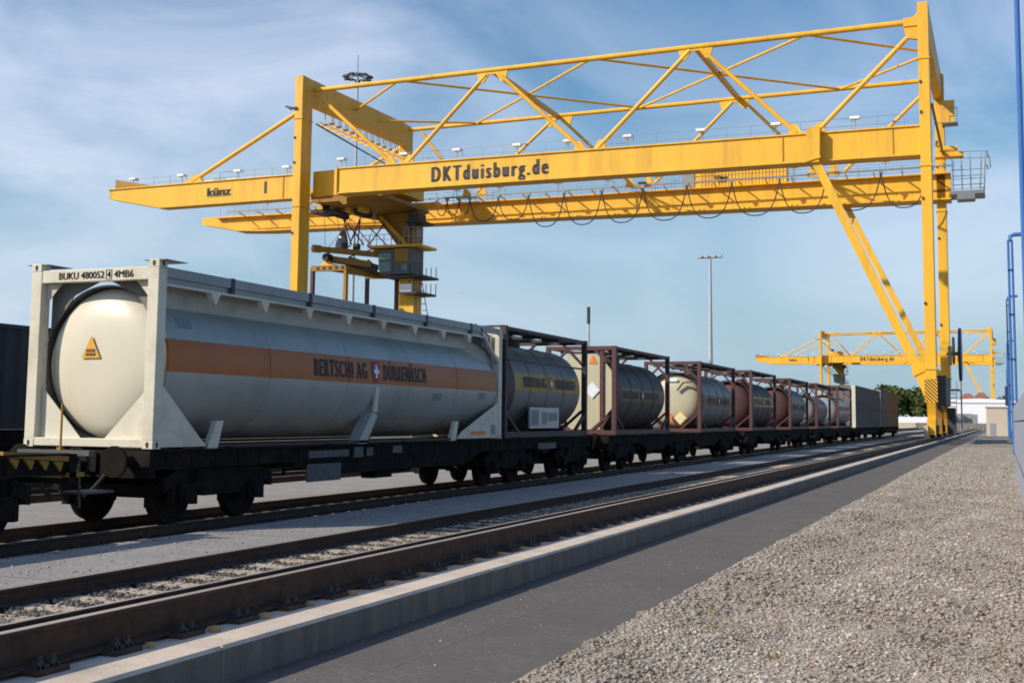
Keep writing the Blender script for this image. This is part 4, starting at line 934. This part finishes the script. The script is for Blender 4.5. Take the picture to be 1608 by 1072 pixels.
# railings and floodlights
def railing(x0, x1, y, z, zs=0.0, h=1.35, step=2.9, thick=.05):
    m = MB(); x = x0
    while x <= x1: zz = z+zs*(x-x0); m.beam((x, y, zz), (x, y, zz+h), thick, thick); x += step
    for q in (h, h*.52): m.beam((x0, y, z+q), (x1, y, z+zs*(x1-x0)+q), thick, thick)
    return m.build('railing', M['steel'], C1, smooth=False)
railing(-82, -9, 141.1, 34.75, -.0022, 1.9); railing(-117, -89, 141.1, 34.3, 0, 1.7); railing(-122, -7, 168.3, FT+.1, 0, 1.9); railing(-122, -7, 170.3, FT+.1, 0, 1.9)
m = MB(); m.box(-108, -89, 141.2, 142.0, 34.9, 35.0); m.build('cable_tray', M['white'], C1, smooth=False)
MB().prism([(-120.3, 34.2), (-120.3, 35.9), (-112.5, 34.4), (-112.5, 34.2)], 'y', 140.2, 142.6).build('end_screen', M['yellow_dull_shade'], C1, smooth=False)
def flood(x, y, z):
    m = MB(); m.box(x-.55, x+.55, y-.5, y+.4, z, z+.28); o = m.build('floodlight', M['white'], C1, smooth=False)
    MB().beam((x, y, z-1.5), (x, y, z), .07, .07).build('lamp_post', M['steel'], o, smooth=False)
for x in (-117.6, -109.0, -99.3, -91.3, -82.6, -73.0, -65.3, -56.8, -49.9, -42.1, -32.9, -23.9, -14.9): flood(x, 141.0, 36.3 if x > -85 else 35.8)
for x in (-112, -101, -77.5, -70.3, -60.8, -53.0, -45.5, -37.5, -26.0, -13.8): flood(x, 167.4, FT+2.1)
for x in (-98, -48.0, -8.6): 
    m = MB(); m.box(x-.6, x+.6, 168.0, 168.4, FT+1.1, FT+1.7); m.build('speaker_box', M['black'], C1, smooth=False)
# festoon cable loops
att = [-79.8, -78.0, -76.0, -74.2, -69.5, -64.6, -59.0, -53.2, -47.0, -40.6, -34.2, -27.6, -21.3, -14.2, -8.4]
for a, b in zip(att[:-1], att[1:]):
    sag = 3.6 if b-a < 5 else 4.9
    if b-a < 3: sag = 2.4
    pts = []
    for i in range(17):
        t = i/16; u = 2*t-1; pts.append((a+(b-a)*(t+.10*math.sin(2*math.pi*t)*-.6), 165.0, FT+.2-sag*(1-abs(u)**2.4)))
    MB().tube(pts, .085, 6).build('festoon_cable', M['cable'], C1)
    MB().box(a-.25, a+.25, 164.8, 165.2, FT+.1, FT+.5).build('festoon_trolley', M['steel'], C1, smooth=False)

# ------------------------------------------------------------------ trolley with cab
TR = thing('crane_trolley', 'yellow-brown trolley with operator cab hanging under the near crane, beside the left leg', 'crane trolley', (-80, 152, 30))
m = MB(); m.prism([(-89.5, 32.9), (-78.5, 32.4), (-78.0, 31.7), (-80, 31.0), (-86, 30.9), (-89.5, 31.6)], 'y', 144.5, 159); m.build('frame', M['yellow_dull_shade'], TR, smooth=False)
for a in (145, 160): MB().box(-90.5, -77.5, a, a+1.2, 32.7, 33.5).build('cross_girder', M['yellow'], TR, smooth=False)
for x in (-87.8, -84.0):
    MB().tube([(x, 148, 30.5), (x, 151.5, 30.5)], .55, 18).build('rope_drum', M['dsteel'], TR)
m = MB()
for x in (-89.5, -87.5, -85.0, -83.0): m.box(x-.4, x+.4, 147, 149, 30.3, 31.6)
m.build('hoist_motor', M['yellow'], TR, smooth=False)
MB().box(-86, -78.5, 150.5, 158, 33.3, 37.6).build('winch_house', Y, TR, smooth=False)
MB().box(-90.5, -86.5, 146, 150, 30.3, 30.7).build('rope_guide_plate', M['dsteel'], TR, smooth=False)
MB().prism([(-84.5, 31.0), (-77.9, 31.0), (-78.0, 26.2), (-80.6, 26.2)], 'y', 154, 156.8).build('cab_column', M['yellow_dull_shade'], TR, smooth=False)
MB().beam((-83.3, 153.6, 30.6), (-79.0, 153.6, 26.4), .5, .5).build('column_brace', M['yellow'], TR, smooth=False)
m = MB()
for (p, q) in (((-88, 151, 30.2), (-86.5, 151, 26.2)), ((-85.2, 151, 30.2), (-85.5, 151, 26.2)), ((-88, 151, 30.2), (-84.5, 151, 26.2)), ((-85.2, 151, 30), (-86.8, 151, 26.4)), ((-82.2, 153, 29.5), (-85, 153, 26.2)), ((-84.8, 153, 29.0), (-81.8, 153, 26.2)), ((-88.2, 155, 29.6), (-85.2, 155, 26.3))):
    m.beam(p, q, .14, .14)
for z in (29.0,): m.beam((-88, 151, z), (-82, 152, z), .12, .12)
m.build('lattice', M['maroon'], TR, smooth=False)
MB().box(-84.3, -76.0, 151.8, 157.5, 25.75, 26.1).build('platform', M['yellow'], TR, smooth=False)
cab = MB(); cab.box(-80.2, -77.4, 152.2, 156, 21.9, 25.6); cab.prism([(-83.1, 25.6), (-80.2, 25.6), (-80.2, 21.9), (-82.7, 21.9)], 'y', 152.6, 156.6)
co = cab.build('cab', M['cabgrey'], TR, smooth=False)
MB().prism([(-82.95, 25.0), (-80.4, 25.0), (-80.4, 24.1), (-82.9, 24.1)], 'y', 152.5, 152.58).build('window', M['glass'], co, smooth=False)
MB().prism([(-82.8, 23.8), (-80.4, 23.8), (-80.4, 22.3), (-82.65, 22.3)], 'y', 152.5, 152.58).build('window', M['glass'], co, smooth=False)
MB().box(-79.6, -78.0, 152.1, 152.18, 22.4, 23.3).build('window', M['glass'], co, smooth=False)
MB().box(-80.1, -77.9, 152.08, 152.19, 23.6, 25.5).build('panel', M['yellow_dull_shade'], co, smooth=False)
MB().box(-80.2, -77.9, 154, 156.6, 15.2, 21.5).build('lower_column', Y, TR, smooth=False)
for (xa, xb, z) in ((-81.8, -75.6, 21.4), (-79.2, -76.0, 19.0)):
    m = MB(); m.box(xa, xb, 152, 157.5, z, z+.3)
    x = max(xa, -77.6)
    while x <= xb: m.beam((x, 152, z), (x, 152, z+1.9), .09, .09); m.beam((x, 157.4, z), (x, 157.4, z+1.9), .09, .09); x += .8
    m.beam((-77.6, 152, z+1.9), (xb, 152, z+1.9), .09, .09); m.build('landing', M['dsteel'], TR, smooth=False)
m = MB(); x = -78.4
while x < -75.2: m.beam((x, 151.6, 26), (x, 151.6, 28.4), .1, .1); x += .75
m.beam((-78.4, 151.6, 28.4), (-75.4, 151.6, 28.4), .1, .1); m.beam((-78.4, 151.6, 27.2), (-75.4, 151.6, 27.2), .08, .08); m.box(-76.2, -75.5, 151.4, 151.5, 27.0, 28.0)
m.build('railing', M['steel'], TR, smooth=False)
m = MB(); m.box(-78.4, -75.8, 152, 156, 29.2, 29.5); m.box(-78.2, -76.6, 152.5, 155, 29.5, 30.6); m.box(-78.0, -77.2, 152, 153, 28.3, 29.1); m.build('equipment_rack', M['dsteel'], TR, smooth=False)
m = MB()
for i in range(7): m.beam((-76.6-.1*i, 153+i*.5, 21.4-i*.9), (-76.0-.1*i, 153+i*.5, 21.4-i*.9), .3, .08)
m.beam((-76.2, 152.6, 22), (-76.6, 156.5, 15.4), .08, .12); m.build('stair', M['dsteel'], TR, smooth=False)

m = MB()
for x in (-85.2, -84.0, -82.8, -81.6, -80.4, -79.2): m.beam((x, 151.65, 26.1), (x, 151.65, 27.6), .07, .07)
m.beam((-85.2, 151.65, 27.6), (-79, 151.65, 27.6), .07, .07); m.beam((-85.2, 151.65, 26.9), (-79, 151.65, 26.9), .05, .05); m.build('handrail', M['steel'], TR, smooth=False)
m = MB()
for k in range(9): m.beam((-77.9, 154+.0, 15.6+k*.7), (-77.5, 154, 15.6+k*.7), .05, .05)
m.beam((-77.45, 154, 15.2), (-77.45, 154, 21.4), .06, .06); m.build('ladder', M['dsteel'], TR, smooth=False)
MB().box(-79.0, -77.2, 151.9, 152.1, 19.3, 20.4).build('lamp_box', M['white'], TR, smooth=False)
# spreader
SP = thing('container_spreader', 'container spreader with four long grapple arms hanging on ropes left of the cab', 'spreader', (-86, 150, 22))
YD = M['yellow_dull_shade']
MB().beam((-90.0, 147.2, 25.3), (-83.2, 153, 24.9), .7, .75).build('headblock', YD, SP, smooth=False)
for (x, y) in ((-90.0, 147.2), (-83.2, 153)): MB().tube([(x-.35, y-.5, 25.3), (x+.35, y+.5, 25.3)], .55, 14).build('sheave', YD, SP)
MB().tube([(-87.6, 150, 25.4), (-87.5, 150, 26.4), (-87.4, 150, 27.6), (-87.3, 150, 28.2)], [.95, .9, .6, .35], 14).build('cable_basket', M['steel'], SP)
MB().beam((-88.6, 148.6, 23.9), (-84.0, 152.2, 23.4), 1.1, .9).build('rotator', M['yellow_dull_shade'], SP, smooth=False)
MB().tube([(-88.4, 146.9, 24.0), (-88.2, 148, 24.0)], .55, 14).build('hydraulic_tank', M['black'], SP)
MB().beam((-86.8, 150.6, 23.8), (-83.6, 153.4, 22.8), 1.6, 1.2).build('hydraulic_pack', M['dsteel'], SP, smooth=False)
MB().beam((-90.8, 147.5, 22.5), (-85.2, 147.5, 22.4), .7, .75).build('cross_beam', YD, SP, smooth=False)
MB().beam((-86.5, 155.5, 22.2), (-81.2, 155.5, 22.0), .7, .75).build('cross_beam', YD, SP, smooth=False)
MB().beam((-87.6, 147.5, 22.5), (-84.2, 155.5, 22.2), 1.4, .8).build('telescopic_beam', YD, SP, smooth=False)
for k in range(5): MB().box(-89.9+k*1.0, -89.5+k*1.0, 147.05, 147.15, 22.3, 22.7).build('lug', M['dsteel'], SP, smooth=False)
m = MB()
for (a_, b_) in (((-89.2, 148.2, 24.6), (-86.4, 150.6, 26.0)), ((-84.6, 152.4, 24.2), (-83.4, 154.6, 22.6)), ((-88.8, 147.6, 23.2), (-86.0, 151.5, 22.8)), ((-86.6, 150.4, 24.4), (-84.2, 153.2, 25.8))): m.tube([a_, b_], .10, 6)
m.build('hydraulic_hose', M['cable'], SP)
for (x_, y_) in ((-87.0, 149.6), (-85.6, 150.9)): MB().box(x_-.4, x_+.4, y_-.4, y_+.4, 25.5, 26.3).build('valve_block', M['dsteel'], SP, smooth=False)
MB().prism([(-89.8, 22.8), (-88.2, 23.8), (-87.4, 22.8)], 'y', 147.4, 147.7).build('brace', M['yellow'], SP, smooth=False)
for (x, y, t) in ((-90.7, 147.5, 22.6), (-85.3, 147.5, 22.5), (-86.3, 155.5, 22.2), (-81.4, 155.5, 22.1)):
    MB().box(x-.22, x+.22, y-.3, y+.3, 15.0, t).build('grapple_arm', M['maroon'] if y > 150 or x < -90 else YD, SP, smooth=False)
for (xa, xb) in ((-90.0, -90.5), (-89.6, -85.6), (-83.6, -86.8), (-83.2, -81.8), (-87.0, -88.5), (-86.2, -84.0)):
    MB().tube([(xa, 149.5, 25.6), (xb, 150.0, 30.2)], .035, 5).build('hoist_rope', M['cable'], SP)

# the second crane is a copy farther down the yard
bpy.context.view_layer.update()
C2 = copy_tree(C1); C2.location = (-4.5, 622, -.3); C2['label'] = 'small-looking far yellow gantry crane beyond the train, seen behind the near crane leg'
T2 = copy_tree(TR); T2.location = (-77.4, 637, 29.7); T2['label'] = 'tiny cab trolley under the far gantry crane, by its left leg'; T2['group'] = 'crane trolleys'; TR['group'] = 'crane trolleys'
for o in list(C2.children):
    if o.name.startswith(('bracket', 'lamp_post', 'festoon', 'hanging')): bpy.data.objects.remove(o, do_unlink=True)

# ------------------------------------------------------------------ masts and poles
def mast(x, y, z, r, label, ring=True, spike=0.):
    t = thing('light_mast', label, 'light mast', (x, y, -.6), 'tall light masts')
    MB().tube([(x, y, -.6), (x, y, z*.5), (x, y, z)], [r*1.6, r*1.25, r*.8], 12).build('pole', M['mast'], t)
    if ring:
        m = MB(); n = 28
        pts = [(x+2.4*math.cos(2*math.pi*k/n), y+2.4*math.sin(2*math.pi*k/n), z) for k in range(n+1)]; m.tube(pts, .14, 6)
        for k in range(6): a = math.pi*k/3; m.beam((x, y, z+.3), (x+2.4*math.cos(a), y+2.4*math.sin(a), z), .15, .2)
        m.build('lamp_ring', M['dsteel'], t)
        for k in range(12):
            a = 2*math.pi*k/12; MB().box(x+2.45*math.cos(a)-.42, x+2.45*math.cos(a)+.42, y+2.45*math.sin(a)-.35, y+2.45*math.sin(a)+.35, z-.4+.2*(k % 2), z-.05+.2*(k % 2)).build('lamp', M['dsteel'], t, smooth=False)
    else:
        MB().beam((x-2.6, y, z), (x+2.6, y, z), .5, .35).build('lamp_bar', M['dsteel'], t, smooth=False)
        for k in (-2.2, -.8, .8, 2.2): MB().box(x+k-.45, x+k+.45, y-.6, y+.3, z-.1, z+.45).build('lamp', M['mast'], t, smooth=False)
    if spike: MB().tube([(x, y, z), (x, y, z+spike)], .07, 6).build('lightning_rod', M['dsteel'], t)
mast(-114.1, 200, 67.0, .24, 'tallest light mast, with a lamp ring and lightning rod, right of the left crane leg', True, 4.4)
mast(-58.8, 260, 37.2, .36, 'lone slender light mast with a short lamp bar, standing between the cranes', False)
t = thing('signal_pole', 'short thin pole with a darker top rising behind the dark tank container', 'pole', (-28.4, 85, -.6))
MB().tube([(-28.4, 85, -.6), (-28.4, 85, 8.7)], .10, 8).build('pole', M['mast'], t); MB().tube([(-28.4, 85, 8.7), (-28.4, 85, 9.95)], .13, 8).build('antenna', M['dsteel'], t)

# ------------------------------------------------------------------ fence on the right

FNC = thing('panel_fence', 'pale lilac-grey panel fence with dark wires at the right edge of the gravel', 'fence', (.34, 8, GZ))
y = 6.0; k = 0
while y < 60:
    MB().box(.45, .49, y+.03, y+2.47, GZ+.05, 2.4).build('fence_panel', M['lilacpanel'], FNC, smooth=False)
    MB().box(.492, .58, y-.05, y+.05, GZ, 2.38).build('fence_post', M['blue'], FNC, smooth=False)
    y += 2.5
m = MB()
for z in (.35, 1.75): m.box(.438, .45, 6, 60, z, z+.03)
m.build('fence_wire', M['dsteel'], FNC, smooth=False)
PL = [(.44, 23.6, 16.5, 'nearest and tallest blue pole, cut by the right edge of the picture', 1), (.82, 96, 15.6, 'second blue pole, with a thick arm at its top reaching right', 1), (.92, 162, 17.4, 'third blue pole, left of the second, lower in view with a short top arm', .6),
      (1.0, 212, 15.0, 'fourth blue pole, close behind the third', .5), (1.1, 262, 15.4, 'fifth blue pole far along the fence', .5), (1.2, 330, 15.6, 'farthest blue pole of the row', .5)]
for x, y, h, lb, w_ in PL:
    t = thing('blue_pole', lb, 'pole', (x, y, GZ), 'blue poles along the right side')
    r = .048 if y < 50 else .11
    for dx in ((0,) if y < 50 else (-.13, .13)): MB().tube([(x+dx, y, GZ), (x+dx, y, h-.4)], r*(.8 if y > 50 else 1), 10).build('shaft', M['blue'], t)
    q = 3.0
    while q < h-1 and y > 50: MB().box(x-.20, x+.20, y-.15, y+.15, q, q+.12).build('cross_strap', M['darkblue'], t, smooth=False); q += 3.3
    MB().tube([(x-.02, y, h-.5), (x+.05, y, h-.12), (x+.3, y, h), (x+1.6*w_+.2, y, h+.02)], .16 if y > 50 else .1, 8).build('top_arm', M['blue'], t)
MB().box(.35, 1.1, 190, 190.4, 4.2, 7.0).build('blue_sign', M['darkblue'], None, smooth=False)
tag(bpy.data.objects['blue_sign'], 'small dark blue board among the blue poles', 'sign')

# ------------------------------------------------------------------ far background
def tree(x, y, h, w, seed, label, n=1500):
    rg = np.random.default_rng(seed); t = thing('broadleaf_tree', label, 'tree', (x, y, -.7), 'trees along the horizon')
    m = MB(); m.tube([(x, y, -.7), (x+.2, y, h*.25), (x, y, h*.6)], [.55, .4, .15], 8)
    for k in range(6):
        a = rg.uniform(0, 6.28); m.tube([(x, y, h*.25+k*.5), (x+math.cos(a)*w*.3, y+math.sin(a)*w*.3, h*.5+k*.6)], [.22, .06], 6)
    m.build('trunk', M['bark'], t)
    cl = [(rg.uniform(-.42, .42)*w, rg.uniform(-.4, .4)*w, h*rg.uniform(.30, .80), w*rg.uniform(.16, .27)) for _ in range(16)]
    vs = []; fs = []
    for i in range(n):
        c = cl[rg.integers(len(cl))]; d = rg.normal(0, 1, 3); d /= np.linalg.norm(d); rr = c[3]*rg.uniform(.55, 1.08)
        p = np.array([x+c[0], y+c[1], c[2]])+d*rr*np.array([1, 1, .85])
        if p[2] > h or p[2] < h*.10: continue
        s_ = rg.uniform(.3, .75); a = rg.normal(0, 1, 3); a /= np.linalg.norm(a); b = np.cross(a, rg.normal(0, 1, 3)); b /= np.linalg.norm(b)
        o = len(vs); vs += [p+a*s_, p+b*s_*.7, p-a*s_, p-b*s_*.7]; fs.append((o, o+1, o+2, o+3))
    MB().add(vs, fs).build('crown', M['leaf'], t, smooth=False)
TL = [(-36.5, 395, 13.2, 12, 'left half of the tree clump behind the last box container'), (-31, 402, 14.8, 11, 'rounded tree at the top of the clump behind the last box container'),
      (-26.5, 398, 14.2, 10, 'tree in the right part of the clump, left of the near crane leg'), (-21.5, 392, 12.4, 9, 'lower tree touching the near crane leg from the left'),
      (-40.5, 410, 10.0, 9, 'low tree just above the roof of the farthest box container'),
      (-1.5, 470, 9.5, 9, 'bushy tree over the white hall beside the blue poles'), (4.0, 480, 12.5, 10, 'taller tree at the right behind the blue poles'), (-7.0, 490, 7.6, 6, 'small bush-like tree between the red roofs')]
for i, (x, y, h, w, lb) in enumerate(TL): tree(x, y, h, w, 30+i, lb)
m = MB(); m.box(-46, -17, 385, 385.4, -.7, 3.2)
hw = thing('hoarding', 'low white hoarding in front of the trees, left of the near crane leg', 'wall', (-30, 385, -.7)); m.build('panel', M['whitewall'], hw, smooth=False)
m = MB(); m.box(-46, -17, 384.9, 385, -.7, 1.5); m.build('plinth', M['beige'], hw, smooth=False)
WH = thing('warehouse', 'long low white hall on the horizon right of the near crane leg', 'warehouse', (-8, 430, -.7))
m = MB(); m.box(-22.5, 8, 430, 450, -.7, 8.2); m.build('wall', M['whitewall'], WH, smooth=False)
m = MB(); m.prism([(-22.8, 8.2), (8.3, 8.2), (8.3, 8.9), (-7, 9.7), (-22.8, 8.9)], 'y', 429.6, 450.5); m.build('roof', M['whitewall'], WH, smooth=False)
m = MB()
for k in range(6): m.box(-20.5+k*2.2, -19.0+k*2.2, 429.8, 429.95, .2, 4.4)
m.build('loading_doors', M['grey'], WH, smooth=False)
bw = thing('barrier_wall', 'low grey-beige barrier wall across the ground before the white hall', 'wall', (-12, 376, -.8)); MB().box(-24, -3.2, 376, 376.6, -.8, 1.5).build('panel', M['kerbside'], bw, smooth=False)
m = MB()
for k in range(9): m.box(-23.6+k*2.3, -23.5+k*2.3, 375.9, 376, -.7, 1.5)
m.build('wall_joint', M['grey'], bw, smooth=False)
TB = thing('parked_trailer', 'grey-green trailer standing in front of the white hall', 'trailer', (-13, 400, -.7))
MB().box(-16.5, -8.8, 400, 403, .6, 4.4).build('body', M['grey'], TB, smooth=False)
MB().box(-16.5, -9.0, 399.9, 400, 3.0, 3.5).build('stripe', M['tanksilver'], TB, smooth=False)
m = MB()
for x in (-15.5, -14.3, -10.2): m.tube([(x, 400, -.1), (x, 400.5, -.1)], .55, 12)
m.build('wheels', M['black'], TB)
for (x, y, w, h, lb) in ((-14, 560, 7, 14.2, 'house with a red roof left of the far crane leg'), (-8.5, 565, 6, 14.8, 'house with a red roof peeping over the white hall')):
    t = thing('house', lb, 'house', (x, y, -.7), 'houses beyond the hall')
    MB().box(x-w/2, x+w/2, y, y+8, -.7, h-2.4).build('wall', M['beige'], t, smooth=False)
    MB().prism([(x-w/2-.4, h-2.4), (x+w/2+.4, h-2.4), (x+w*.15, h), (x-w*.15, h)], 'y', y-.4, y+8.4).build('roof', M['roofred'], t, smooth=False)
    for k in (-.25, .2): MB().box(x+w*k-.5, x+w*k+.5, y-.05, y, h-5, h-3.6).build('window', M['glass'], t, smooth=False)
BL = thing('transformer_hut', 'beige flat-topped concrete hut at the end of the asphalt path', 'hut', (-.9, 232, -.7))
MB().box(-2.75, .75, 230, 236, -.7, 4.35).build('wall', M['beige'], BL, smooth=False, bevel=.04)
MB().box(-2.9, .9, 229.8, 236.2, 4.35, 4.6).build('roof', M['beige'], BL, smooth=False)
MB().box(-2.2, -1.2, 229.95, 230, -.6, 1.6).build('door', M['tanksilver'], BL, smooth=False)
# slim dry weeds at the foot of the fence
rg = random.Random(5); m = MB(); pts = []
for i in range(420):
    x = rg.uniform(-1.2, .28)if i % 3 else rg.uniform(-3.9, .2); y = 7+rg.random()**1.4*38; h = rg.uniform(.03, .13)
    if i % 6 == 0: cxs, cys = x, y
    x, y = cxs+rg.gauss(0, .06), cys+rg.gauss(0, .08)
    a = rg.uniform(0, 3.14); dx, dy = math.cos(a)*.012, math.sin(a)*.012; lx, ly = rg.gauss(0, .05), rg.gauss(0, .05)
    m.add([(x-dx, y-dy, GZ+.02), (x+dx, y+dy, GZ+.02), (x+lx, y+ly, GZ+.03+h)], [(0, 1, 2)])
o = m.build('dry_weeds', mat('dry_weed', (.30, .22, .09), .9, c2=(.16, .15, .06), sc=2), None, smooth=False); tag(o, 'sparse dry weeds sprouting from the gravel', 'weeds', kind='stuff')
